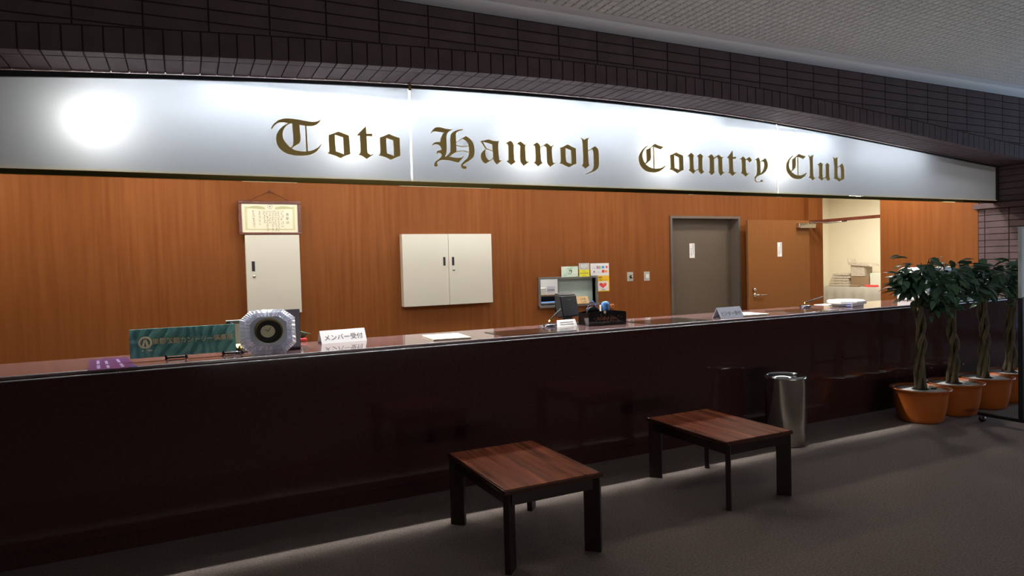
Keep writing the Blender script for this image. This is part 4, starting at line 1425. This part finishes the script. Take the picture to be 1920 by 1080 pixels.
bm = bmesh.new()
layers = [(0.64, -0.030, 0.0), (0.66, -0.034, 0.002), (0.80, -0.020, 0.008), (0.84, -0.026, 0.002), (0.97, -0.010, 0.006), (1.0, 0.0, 0.004), (1.0, 0.014, 0.003), (0.8, 0.024, 0.0), (0.6, 0.026, 0.0)]
rings = []
for s, y, amp in layers:
    rings.append([bm.verts.new(to_clock(x * (1 - aa * 0.6), y + aa, z * (1 - aa * 0.6))) for x, z, aa in fluted(s, 12, amp)])
for a, b in zip(rings, rings[1:]):
    for k in range(len(a)):
        k2 = (k + 1) % len(a)
        bm.faces.new([a[k], a[k2], b[k2], b[k]])
obj('crystal_rim', bm, M_CRYSTAL, t)
bm = bmesh.new()
A = [bm.verts.new(to_clock(x, -0.028, z)) for x, z in octa(0.64)]
B = [bm.verts.new(to_clock(x, 0.020, z)) for x, z in octa(0.64)]
bm.faces.new(A); bm.faces.new(B[::-1])
for k in range(8):
    bm.faces.new([A[k], B[k], B[(k + 1) % 8], A[(k + 1) % 8]])
obj('clock_face_plate', bm, mat('pale_silver', (0.60, 0.61, 0.68), 0.3, 0.5), t)


def dial(r0, r1, ya, yb, n=40, sx=1.0):
    bm = bmesh.new()
    r = []
    for rr, yy in ((r0, yb), (r0, ya), (r1, ya), (r1, yb)):
        r.append([bm.verts.new(to_clock(rr * cos(2 * pi * k / n) * 1.08, yy, rr * sin(2 * pi * k / n))) for k in range(n)])
    for i in range(3):
        for k in range(n):
            bm.faces.new([r[i][k], r[i][(k + 1) % n], r[i + 1][(k + 1) % n], r[i + 1][k]])
    return bm


RD = rh * 0.55
obj('bezel', dial(RD, RD * 0.88, -0.046, -0.027), M_BRASS, t, False)
bm = bmesh.new()
bm.faces.new([bm.verts.new(to_clock(RD * 0.9 * 1.08 * cos(2 * pi * k / 40), -0.034, RD * 0.9 * sin(2 * pi * k / 40))) for k in range(40)])
obj('dial', bm, mat('dark_dial', (0.025, 0.016, 0.010), 0.25), t)
bm = bmesh.new()
bm.faces.new([bm.verts.new(to_clock(-RD * 0.08 + RD * 0.56 * cos(2 * pi * k / 32), -0.0355, -RD * 0.02 + RD * 0.5 * sin(2 * pi * k / 32))) for k in range(32)])
obj('dial_centre', bm, M_DULLGOLD, t)
bm = bmesh.new()
for ang, ln in ((0.9, 0.42), (2.5, 0.3)):
    d, e = Vector((cos(ang), 0, sin(ang))), Vector((-sin(ang), 0, cos(ang)))
    c0 = Vector((-RD * 0.08, -0.037, -RD * 0.02))
    q = [c0 + e * 0.002, c0 + d * RD * ln + e * 0.001, c0 + d * RD * ln - e * 0.001, c0 - e * 0.002]
    bm.faces.new([bm.verts.new(to_clock(*v)) for v in q])
obj('clock_hand', bm, M_INK, t)

# dark slab leaning behind the clock, and the small things around it
p = on_y(548, 580, 4.42)
tag(obj('dark_stand', box(p.x - 0.13, p.x + 0.045, 4.42, 4.44, Z, p.z, 0.003), mat('deep_purple_board', (0.05, 0.02, 0.045), 0.3)), 'dark purple upright board behind the crystal clock', 'board')
p = on_y(449, 608, 4.50)
t = thing('picture_stand', 'small gold framed card between the bronze plaque and the clock', 'card stand', (p.x + 0.045, 4.53, Z))
obj('card', box(-0.07, 0.07, 0.008, 0.012, 0.035, p.z - Z), M_IVORY, t)
obj('leaf_print', box(-0.035, 0.005, 0.005, 0.0075, 0.09, 0.13, 0.0005), mat('lime_print', (0.42, 0.62, 0.08), 0.6), t)
obj('red_print', box(-0.01, 0.03, 0.005, 0.0075, 0.055, 0.085, 0.0005), M_RED, t)
bm = bmesh.new()
prof = [(-0.075, -0.012), (0.075, -0.012), (0.075, 0.02), (-0.075, 0.02)]
hexa(bm, [(x * 0.75, y, 0.010) for x, y in prof] + [(x, y, 0.055) for x, y in prof])
for v in bm.verts:
    if v.co.y < 0:
        v.co.y -= 0.02
obj('gold_base', bm, M_BRASS, t)
bm = bmesh.new()
for s in (-0.06, 0.06):
    add_tube(bm, [(s, -0.01, 0), (s, -0.01, 0.012)], 0.012, 10)
obj('stand_foot', bm, M_BLACK, t)
p = on_y(440, 601, 4.62)
t = thing('name_plate', 'dark glossy plate lying behind the bronze plaque', 'plate', (p.x, 4.66, Z))
obj('plate_body', box(-0.05, 0.07, -0.02, 0.02, 0, p.z - Z - 0.006, 0.002), M_BLACKGLOSS, t)
obj('plate_edge', box(-0.05, 0.07, -0.02, 0.02, p.z - Z - 0.0055, p.z - Z), M_GLASSEDGE, t)
p = on_z(568, 640, ZC)
t = thing('small_ornament', 'small green ornament on a red base beside the crystal clock', 'ornament', (p.x - 0.02, p.y, Z))
obj('base', box(-0.045, 0.045, -0.03, 0.03, 0, 0.022, 0.004), M_RED, t)
bm = bmesh.new()
for k in range(7):
    a = 0.35 + k * 0.2
    add_tube(bm, [(-0.03 + 0.008 * k, 0.01, 0.022), (-0.025 + 0.013 * k, 0.0, 0.05 + 0.005 * (7 - k)), (-0.01 + 0.014 * k, -0.012, 0.048 + 0.003 * (7 - k))], [0.004, 0.005, 0.002], 6)
obj('green_frond', bm, mat('dark_green_plastic', (0.02, 0.12, 0.07), 0.4), t, True)
for sgn, px in ((0, 432),):
    p = on_z(439, 663, ZC)
    bm = bmesh.new()
    add_tube(bm, [(-0.02, 0, 0.012), (0.02, 0, 0.012)], 0.006, 8)
    add_tube(bm, [(0, 0, 0), (0, 0, 0.03)], 0.005, 8)
    tag(obj('glass_stopper', bm, M_CRYSTAL, None, True, (p.x, p.y - 0.02, Z)), 'tiny clear glass piece in front of the bronze plaque', 'ornament')


def tent_card(pl, pr, ptl, text, label, depth=0.10, m=M_WHITE):
    """pl, pr: front bottom corners in the frame; ptl: top left corner"""
    A, B = on_z(*pl, ZC), on_z(*pr, ZC)
    d = (B - A); d.z = 0
    W = d.length
    ang = math.atan2(d.y, d.x)
    mid = (A + B) / 2
    H = depth * 0.95
    t = thing('tent_card', label, 'sign', (mid.x, mid.y, Z), ang, 'folded reception cards on the counter')
    th = 0.0025
    bm = bmesh.new()
    hexa(bm, [(-W / 2, 0, 0), (W / 2, 0, 0), (W / 2, th, 0), (-W / 2, th, 0), (-W / 2, depth / 2, H), (W / 2, depth / 2, H), (W / 2, depth / 2 + th, H), (-W / 2, depth / 2 + th, H)])
    front = obj('front_panel', bm, m, t)
    bm = bmesh.new()
    hexa(bm, [(-W / 2, depth + th, 0), (W / 2, depth + th, 0), (W / 2, depth + 2 * th, 0), (-W / 2, depth + 2 * th, 0), (-W / 2, depth / 2 + th + 0.0003, H), (W / 2, depth / 2 + th + 0.0003, H), (W / 2, depth / 2 + 2 * th, H), (-W / 2, depth / 2 + 2 * th, H)])
    obj('back_panel', bm, m, t)
    up = Vector((0, depth / 2, H)).normalized()
    bm = bmesh.new()
    sl = math.hypot(depth / 2, H)
    text_bm(bm, text, min(W * 0.145, sl * 0.62), up * sl * 0.27, XR, up, 0.0008, bold=0.004)
    obj('lettering', bm, M_INK, t)
    return t


tent_card((603.5, 645.8), (688, 638.5), (601, 625), 'メンバー受付', 'white folded card with black lettering beside the crystal clock', 0.092)
tent_card((1352, 597.6), (1395.5, 594), (1346, 582), 'ビジター受付', 'white folded card with faint lettering near the grey steel door', 0.095, mat('bluish_card', (0.62, 0.68, 0.80), 0.6))


def slab_px(name, pts, h, m, label, cat, group=None):
    bm = bmesh.new()
    w = [on_z(px, py, ZC) for px, py in pts]
    z0 = Z + 0.0035
    lo = [bm.verts.new((p.x, p.y, z0)) for p in w]
    hi = [bm.verts.new((p.x, p.y, z0 + h)) for p in w]
    bm.faces.new(lo[::-1]); bm.faces.new(hi)
    for k in range(len(pts)):
        bm.faces.new([lo[k], lo[(k + 1) % len(pts)], hi[(k + 1) % len(pts)], hi[k]])
    return tag(obj(name, bm, m), label, cat, group)


def sheet(name, x0, x1, y0, y1, h, ang, m, label, cat):
    bm = box(-(x1 - x0) / 2, (x1 - x0) / 2, -(y1 - y0) / 2, (y1 - y0) / 2, 0, h, 0.0015)
    o = obj(name, bm, m, None, False, ((x0 + x1) / 2, (y0 + y1) / 2, Z + 0.0002), ang)
    return tag(o, label, cat)


o = sheet('paper_pad', 1.53, 1.80, 4.30, 4.64, 0.009, -0.10, M_IVORY, 'white paper pad lying on the counter right of the member card', 'paper')
o = sheet('paper_pad', 4.36, 4.66, 4.30, 4.58, 0.012, -0.06, M_IVORY, 'white paper pad lying beside the far folded card', 'paper')
p = on_z(818, 632, ZC)
tag(obj('paper_scrap', box(p.x - 0.02, p.x + 0.02, p.y - 0.012, p.y + 0.012, Z, Z + 0.004, 0.001), M_WHITE), 'small white scrap beside the paper pad', 'paper')


def pen_stand(px, py, ptip, label):
    p = on_z(px, py, ZC)
    t = thing('pen_stand', label, 'pen stand', (p.x, p.y, Z + 0.0036), 0.0, 'pen stands on the counter')
    obj('base', lathe([(0, 0), (0.055, 0.0), (0.058, 0.006), (0.052, 0.018), (0.03, 0.024), (0, 0.025)], 28), mat('dark_chrome', (0.10, 0.10, 0.13), 0.12, 0.9), t, True)
    obj('collar', lathe([(0.055, 0.0005), (0.060, 0.003), (0.055, 0.007)], 28), M_CHROME, t, True)
    obj('pen_socket', tube([(-0.005, 0, 0.02), (0.0, 0.006, 0.05)], [0.011, 0.009], 10), M_BRASS, t, True)
    q = on_y(*ptip, p.y + 0.02)
    e = Vector((q.x - p.x, 0.02, q.z - Z - 0.0036))
    b0 = Vector((0.0, 0.006, 0.045))
    obj('pen', tube([b0, b0.lerp(e, 0.5), e], [0.006, 0.0065, 0.004], 8), M_BLACK, t, True)


pen_stand(1031, 613, (1051, 579), 'pen stand with a slanted black pen in front of the monitor')
pen_stand(1510, 577, (1543, 556), 'pen stand with a slanted black pen near the open door')

# monitor seen from behind
p = on_z(1065, 604, ZC)
t = thing('computer_monitor', 'black computer monitor seen from behind on the counter', 'monitor', (p.x - 0.115, 4.735, Z), 0.22)
tl, br = on_y(1041, 554, 4.62), on_y(1087, 600, 4.62)
W, Hm = (br.x - tl.x) * 0.98, tl.z - br.z
zb = br.z - Z + 0.012
bm = bmesh.new()
hexa(bm, [(-W / 2 + 0.02, -0.045, zb + 0.015), (W / 2 - 0.02, -0.045, zb + 0.015), (W / 2, 0.03, zb), (-W / 2, 0.03, zb), (-W / 2 + 0.02, -0.005, zb + Hm - 0.02), (W / 2 - 0.02, -0.005, zb + Hm - 0.02), (W / 2, 0.06, zb + Hm), (-W / 2, 0.06, zb + Hm)])
bmesh.ops.bevel(bm, geom=bm.edges[:], offset=0.01, segments=2, affect='EDGES')
sh = obj('housing', bm, M_BLACK, t)
bm = bmesh.new()
strokes(bm, -0.055, 0.015, zb + Hm * 0.70, 6, 0.012, -0.001, 3)
for v in bm.verts:
    v.co.y += -0.018
obj('maker_mark', bm, M_ALU, t)
obj('neck', box(-0.035, 0.045, 0.0, 0.04, 0.014, zb + 0.03, 0.004), M_BLACK, t)
obj('stand_base', box(-0.10, 0.11, -0.05, 0.10, 0, 0.0135, 0.005), M_BLACK, t)
obj('screen', box(-W / 2 + 0.02, W / 2 - 0.02, 0.0605, 0.062, zb + 0.03, zb + Hm - 0.02), M_BLACKGLOSS, t)
p = on_z(1044, 605, ZC)
t = thing('notice_sheet', 'white printed sheet propped under the monitor', 'paper', (p.x - 0.12, 4.60, Z), 0.1)
bm = bmesh.new()
hexa(bm, [(-0.09, 0, 0), (0.11, 0, 0), (0.11, 0.003, 0), (-0.09, 0.003, 0), (-0.07, 0.03, 0.052), (0.11, 0.03, 0.052), (0.11, 0.033, 0.052), (-0.07, 0.033, 0.052)])
obj('sheet', bm, M_WHITE, t)
bm = bmesh.new()
for k in range(2):
    z_ = 0.014 + 0.016 * k
    hexa(bm, [(-0.05, z_ * 0.577 - 0.001, z_), (0.08, z_ * 0.577 - 0.001, z_), (0.08, z_ * 0.577, z_), (-0.05, z_ * 0.577, z_), (-0.05, z_ * 0.577 + 0.001, z_ + 0.005), (0.08, z_ * 0.577 + 0.001, z_ + 0.005), (0.08, z_ * 0.577 + 0.002, z_ + 0.005), (-0.05, z_ * 0.577 + 0.002, z_ + 0.005)])
obj('print', bm, M_GREYINK, t)

# lacquer box with stationery
A, B, Cc = on_z(1104, 611.8, ZC), on_z(1174.5, 607, ZC), on_z(1087, 605.5, ZC)
d = B - A
W = d.length
ang = math.atan2(d.y, d.x)
dep = 0.17
t = thing('lacquer_box', 'black lacquered box with brown flecked pattern holding stationery', 'box', (A.x, A.y, Z), ang)
hb = on_y(1104, 588, A.y).z - Z
hm = on_y(1140, 582.0, A.y).z - Z
n = 12
def boxside(y0, y1, arc=True):
    bm = bmesh.new()
    zs = [hb + (hm - hb) * sin(pi * k / n) ** 0.8 if arc and 0 < k < n else hb for k in range(n + 1)]
    a = [(bm.verts.new((W * k / n, y0, 0)), bm.verts.new((W * k / n, y0, zs[k])), bm.verts.new((W * k / n, y1, zs[k])), bm.verts.new((W * k / n, y1, 0))) for k in range(n + 1)]
    for k in range(n):
        for q in range(4):
            bm.faces.new([a[k][q], a[k + 1][q], a[k + 1][(q + 1) % 4], a[k][(q + 1) % 4]])
    bm.faces.new(a[0]); bm.faces.new(a[n][::-1])
    return bm
front = obj('front_side', boxside(0, 0.008), M_BLACKGLOSS, t)
obj('back_side', boxside(dep - 0.008, dep), M_BLACKGLOSS, t)
for xx in (0, W - 0.008):
    obj('end_side', box(xx, xx + 0.008, 0.0082, dep - 0.0082, 0, hb - 0.002), M_BLACKGLOSS, t)
obj('bottom', box(0.0082, W - 0.0082, 0.0082, dep - 0.0082, 0, 0.006), M_BLACKGLOSS, t)
bm = bmesh.new()
rnd = random.Random(8)
for k in range(150):
    x = W * (0.5 + rnd.gauss(0, 0.17)); z = hb * (0.5 + rnd.gauss(0, 0.13)) + (0.5 - x / W) * hb * 0.25
    if not (0.14 * W < x < 0.88 * W and 0.15 * hb < z < 0.92 * hb):
        continue
    r = rnd.uniform(0.002, 0.0055)
    bm.faces.new([bm.verts.new((x + r * rnd.uniform(0.6, 1.2) * cos(q * 1.257), -0.0006, z + r * sin(q * 1.257))) for q in range(5)])
obj('flecked_pattern', bm, mat('brown_fleck', (0.20, 0.07, 0.035), 0.5), front)
bm = bmesh.new(); disc(bm, W * 0.43, hm * 0.90, 0.012, 16, -0.0006); obj('gold_dot', bm, M_DULLGOLD, front)
bx, by = A.x, A.y
def inbox(u, v, z):
    c_, s_ = cos(ang), sin(ang)
    return (bx + c_ * u - s_ * v, by + s_ * u + c_ * v, Z + z)
tt = thing('tape_dispenser', 'black tape dispenser standing in the lacquer box', 'tape dispenser', inbox(W * 0.30, 0.12, 0.0065), ang)
bm = bmesh.new()
nn = 20
for k in range(nn):
    a0, a1 = pi * k / nn, pi * (k + 1) / nn
    P0 = [(0.055 * cos(a0), 0.085 + 0.055 * sin(a0)), (0.055 * cos(a1), 0.085 + 0.055 * sin(a1)), (0.03 * cos(a1), 0.085 + 0.03 * sin(a1)), (0.03 * cos(a0), 0.085 + 0.03 * sin(a0))]
    hexa(bm, [(x, -0.015, z) for x, z in P0] + [(x, 0.015, z) for x, z in P0])
obj('tape_ring', bm, M_BLACK, tt, False)
obj('dispenser_base', box(-0.065, 0.09, -0.02, 0.02, 0, 0.085, 0.006), M_BLACK, tt)
tt = thing('blue_stapler', 'blue rounded stationery case standing in the lacquer box', 'stapler', inbox(W * 0.63, 0.11, 0.0065), ang)
obj('case', box(-0.035, 0.035, -0.025, 0.025, 0, 0.178, 0.022), M_BLUEP, tt, False)
obj('case_edge', box(-0.050, -0.036, -0.012, 0.012, 0.0, 0.150, 0.005), M_WHITEP, tt)
tt = thing('scissors', 'orange handled scissors in the lacquer box', 'scissors', inbox(W * 0.82, 0.12, 0.0065), ang)
for s in (-1, 1):
    pts = [(s * 0.006, s * 0.006, 0.10), (s * 0.02, s * 0.006, 0.125), (s * 0.026, s * 0.006, 0.142), (s * 0.012, s * 0.006, 0.150), (s * 0.004, s * 0.006, 0.135), (s * 0.006, s * 0.006, 0.105)]
    obj('handle', tube(pts, 0.0045, 8), mat('orange_plastic', (0.75, 0.22, 0.03), 0.4), tt, True)
    obj('blade', box(-0.004 if s < 0 else 0.0, 0.004 if s > 0 else 0.0, s * 0.006 - 0.001, s * 0.006 + 0.001, 0.0, 0.10), M_STEEL, tt)
tt = thing('white_pen', 'thin white pen standing in the lacquer box', 'pen', inbox(W * 0.70, 0.12, 0.0065), 0)
obj('barrel', tube([(0, 0, 0), (0.002, 0, 0.145)], 0.004, 8), M_WHITEP, tt, True)
obj('cap', tube([(0.002, 0, 0.1455), (0.0022, 0, 0.152)], 0.003, 8), M_BLUEP, tt, True)
# blue cable behind the box
q0, q1, q2, q3 = on_y(1112, 604, 4.82), on_y(1117, 574, 4.80), on_y(1112, 565, 4.80), on_y(1105, 578, 4.80)
bm = bmesh.new()
add_tube(bm, [(q0.x - 0.02, 4.80, Z + 0.006), (q1.x + 0.01, 4.80, q1.z - 0.03), (q1.x, 4.80, q1.z), (q2.x, 4.80, q2.z), (q2.x - 0.03, 4.80, q2.z + 0.002), (q3.x - 0.03, 4.79, q3.z), (q3.x - 0.05, 4.78, Z + 0.006)], 0.005, 8)
tag(obj('blue_cable', bm, M_CABLE, None, True), 'blue cable looping behind the lacquer box', 'cable')
# tan calendar block under the service window
yk = 7.33
a, b = on_y(1089, 557, yk), on_y(1112.5, 570, yk)
t = thing('date_block', 'tan perpetual calendar block on the ledge of the service window', 'calendar', (a.x, yk, WZ0 + 0.0005))
hh = a.z - WZ0
w = b.x - a.x
bm = bmesh.new()
hexa(bm, [(0, 0, 0.0), (w, 0, 0.0), (w, 0.10, 0.0), (0, 0.10, 0.0), (0, 0.05, hh), (w, 0.05, hh), (w, 0.10, hh), (0, 0.10, hh)])
t.location = (a.x, Y_WALL - 0.055, WZ0 + 0.0005)
obj('block', bm, M_TAN, t)
bm = bmesh.new()
up = Vector((0, 0.05, hh)).normalized()
for r_, s_ in ((0.56, '2 9 月'), (0.12, '1 3 日')):
    text_bm(bm, s_, hh * 0.34, Vector((w * 0.55, -0.001, 0)) + up * hh * r_, XR, up, 0.0008, bold=0.01)
obj('date_lettering', bm, M_INK, t)

# white box near the right end and the white printer behind the trees
A, B = on_z(1570, 576, ZC), on_z(1618, 572.5, ZC)
cx, cy = (A.x + B.x) / 2 + 0.02, (A.y + B.y) / 2 + 0.06
W = (B - A).length
t = thing('white_dish', 'low white octagonal box with a label near the right end of the counter', 'box', (cx, cy, Z + 0.0005))
bm = bmesh.new()
add_lathe(bm, [(0, 0.006), (W * 0.36, 0.006), (W * 0.50, 0.030), (W * 0.50, 0.052), (W * 0.45, 0.062), (0, 0.064)], 8, (0, 0, 0), pi / 8)
obj('body', bm, M_WHITEP, t)
obj('foot_ring', lathe([(W * 0.30, 0.0), (W * 0.34, 0.0), (W * 0.34, 0.0058), (W * 0.30, 0.0058)], 8), M_GREYINK, t)
yl = -W * 0.50 * cos(pi / 8) - 0.001
lab = obj('label_card', box(-W * 0.42, W * 0.04, yl - 0.008, yl - 0.005, 0.0, 0.042), M_WHITE, t)
bm = bmesh.new(); strokes(bm, -W * 0.38, 0.0, 0.023, 6, 0.010, yl - 0.009, 21); strokes(bm, -W * 0.38, 0.0, 0.007, 6, 0.010, yl - 0.009, 22)
obj('label_print', bm, mat('blue_grey_ink', (0.30, 0.36, 0.62), 0.7), lab)
ps = on_z(1556, 571.5, ZC)
o = sheet('paper_sheet', ps.x - 0.12, ps.x + 0.06, ps.y - 0.08, ps.y + 0.10, 0.004, 0.05, M_WHITE, 'white sheet lying beside the octagonal white box', 'paper')
t = thing('white_printer', 'white office printer on the counter behind the braided trees', 'printer', (7.42, 4.60, Z), 0.0)
obj('printer_body', box(-0.30, 0.30, -0.16, 0.16, 0, 0.30, 0.015), M_WHITEP, t)
obj('printer_cover', box(-0.28, 0.28, -0.15, 0.15, 0.3005, 0.36, 0.02), M_WHITEP, t)
obj('output_slot', box(-0.2, 0.2, -0.164, -0.1605, 0.16, 0.20), M_BLACK, t)
obj('paper_cassette', box(-0.24, 0.24, -0.168, -0.1605, 0.03, 0.11, 0.003), M_CABINET, t)
t = thing('leaflet_rack', 'clear leaflet holder on the counter behind the trees', 'leaflet holder', (8.05, 4.58, Z))
obj('back_plate', box(-0.12, 0.12, 0.04, 0.045, 0, 0.32), M_WHITEP, t)
obj('front_lip', box(-0.12, 0.12, -0.04, -0.036, 0.0, 0.12), M_CRYSTAL, t)
obj('leaflet', box(-0.105, 0.105, 0.0, 0.02, 0.006, 0.29, 0.002), M_WHITE, t)
obj('base', box(-0.12, 0.12, -0.0355, 0.0395, 0, 0.005), M_CRYSTAL, t)
t = thing('counter_bell', 'small chrome call bell on the counter behind the trees', 'bell', (7.0, 4.30, Z))
obj('bell_base', lathe([(0, 0), (0.045, 0), (0.045, 0.010), (0, 0.010)], 24), M_BLACK, t)
obj('bell_dome', lathe([(0.042, 0.011), (0.040, 0.024), (0.028, 0.042), (0.010, 0.049), (0, 0.05)], 24), M_CHROME, t, True)
obj('bell_button', lathe([(0.005, 0.0505), (0.005, 0.058), (0, 0.06)], 10), M_CHROME, t, True)

# ================================================================== ROOM BEHIND THE DOORWAY
XT = 12.5
zt = on_x(1600, 538.2, XT).z
t = thing('cloth_table', 'long table under a pale cloth in the room beyond the doorway', 'table', (XT, 8.9, 0))
bm = bmesh.new()
add_box(bm, 0.03, 0.7, -1.3, 1.3, zt - 0.04, zt - 0.006)
obj('table_board', bm, M_CARD, t)
for sx in (0.06, 0.62):
    for sy in (-1.25, 1.21):
        obj('leg', box(sx, sx + 0.04, sy, sy + 0.04, 0, zt - 0.041), M_CARD, t)
bm = bmesh.new()
n = 60
rows = []
for k in range(n + 1):
    y = -1.34 + 2.68 * k / n
    wv = 0.018 * sin(k * 1.3) + 0.012 * sin(k * 0.53)
    rows.append([bm.verts.new((0.74, y, zt)), bm.verts.new((0.01, y, zt)), bm.verts.new((0.0, y, zt - 0.012)), bm.verts.new((-0.01 + wv * 0.4, y, zt - 0.16)), bm.verts.new((-0.02 + wv, y, zt - 0.34)), bm.verts.new((-0.02 + wv, y, 0.03))])
for a, b in zip(rows, rows[1:]):
    for q in range(5):
        bm.faces.new([a[q], a[q + 1], b[q + 1], b[q]])
cl = tag(obj('table_cloth', bm, M_CLOTH, None, True, (XT, 8.9, 0.001)), 'pale cloth draped over the table beyond the doorway', 'tablecloth')
zt2 = zt + 0.004
XI = XT + 0.35


def far_box(px0, py0, px1, py1, x, dx, name, m, label, cat, bevel=0.01):
    a, b = on_x(px0, py0, x), on_x(px1, py1, x)
    y0, y1 = sorted((a.y, b.y))
    return a, b, y0, y1


rnd = random.Random(4)
a, b = on_x(1562, 512, XI), on_x(1601, 532, XI)
yl, yr = a.y, b.y
hgt = a.z - zt2
for k in range(5):
    z0 = zt2 + hgt * k / 5
    bm = box(-0.16, 0.16, -(yl - yr) / 2 + 0.02 * rnd.random(), (yl - yr) / 2 - 0.02 * rnd.random() - 0.025 * k, 0, hgt / 5 - 0.002, 0.012)
    for v in bm.verts:
        v.co.z *= 0.94 + 0.05 * sin(v.co.y * 19 + k)
    o = obj('newspaper_bundle', bm, M_NEWS, None, False, (XI, (yl + yr) / 2 + 0.02 * rnd.uniform(-1, 1), z0), rnd.uniform(-0.04, 0.04))
    pos = ('bottom', 'second lowest', 'middle', 'second highest', 'topmost')[k]
    tag(o, 'folded newspaper bundle, %s of the pile beyond the doorway' % pos, 'newspaper', 'newspapers on the cloth table')
a, b = on_x(1602, 495, XI), on_x(1636, 532, XI)
t = thing('roofed_box', 'pale cardboard box with raised lid beyond the doorway', 'box', (XI, (a.y + b.y) / 2, zt2))
w = (a.y - b.y) / 2
hgt = a.z - zt2
obj('box_body', box(-0.12, 0.14, -w, w, 0, hgt * 0.45, 0.004), M_CARD, t)
obj('box_upper', box(-0.13, 0.13, -w * 0.55, w * 0.95, hgt * 0.455, hgt * 0.95, 0.004), M_NEWS, t)
bm = bmesh.new()
hexa(bm, [(-0.16, -w * 1.35, hgt * 0.88), (0.15, -w * 1.35, hgt * 0.88), (0.15, w * 1.05, hgt * 0.96), (-0.16, w * 1.05, hgt * 0.96), (-0.16, -w * 1.1, hgt * 1.0), (0.15, -w * 1.1, hgt * 1.0), (0.15, w * 1.1, hgt * 1.06), (-0.16, w * 1.1, hgt * 1.06)])
obj('box_lid', bm, M_NEWS, t)
bm = bmesh.new()
hexa(bm, [(-0.15, w * 1.0, hgt * 0.98), (0.1, w * 1.0, hgt * 0.98), (0.1, w * 1.14, hgt * 0.98), (-0.15, w * 1.14, hgt * 0.98), (-0.15, w * 1.28, hgt * 1.25), (0.1, w * 1.28, hgt * 1.25), (0.1, w * 1.32, hgt * 1.24), (-0.15, w * 1.32, hgt * 1.24)])
obj('lid_flap', bm, M_NEWS, t)
a, b = on_x(1594, 532, XT + 0.1), on_x(1611, 536, XT + 0.1)
tag(obj('dark_case', box(XT + 0.06, XT + 0.16, b.y, a.y, zt2, zt2 + 0.035, 0.008), M_CARD), 'small dark case on the cloth table in front of the newspapers', 'case')
a, b = on_x(1624, 531, XT + 0.1), on_x(1644, 537, XT + 0.1)
tag(obj('red_box', box(XT + 0.06, XT + 0.16, b.y, a.y, zt2, zt2 + 0.04, 0.006), M_RED), 'flat red packet on the cloth table beyond the doorway', 'packet')
a, b = on_x(1637, 512, XI), on_x(1649, 532, XI)
tag(obj('carton', box(XI - 0.1, XI + 0.1, b.y - 0.12, a.y, zt2, a.z, 0.006), mat('pale_green_card', (0.55, 0.58, 0.46), 0.8)), 'pale carton at the right end of the cloth table', 'carton')
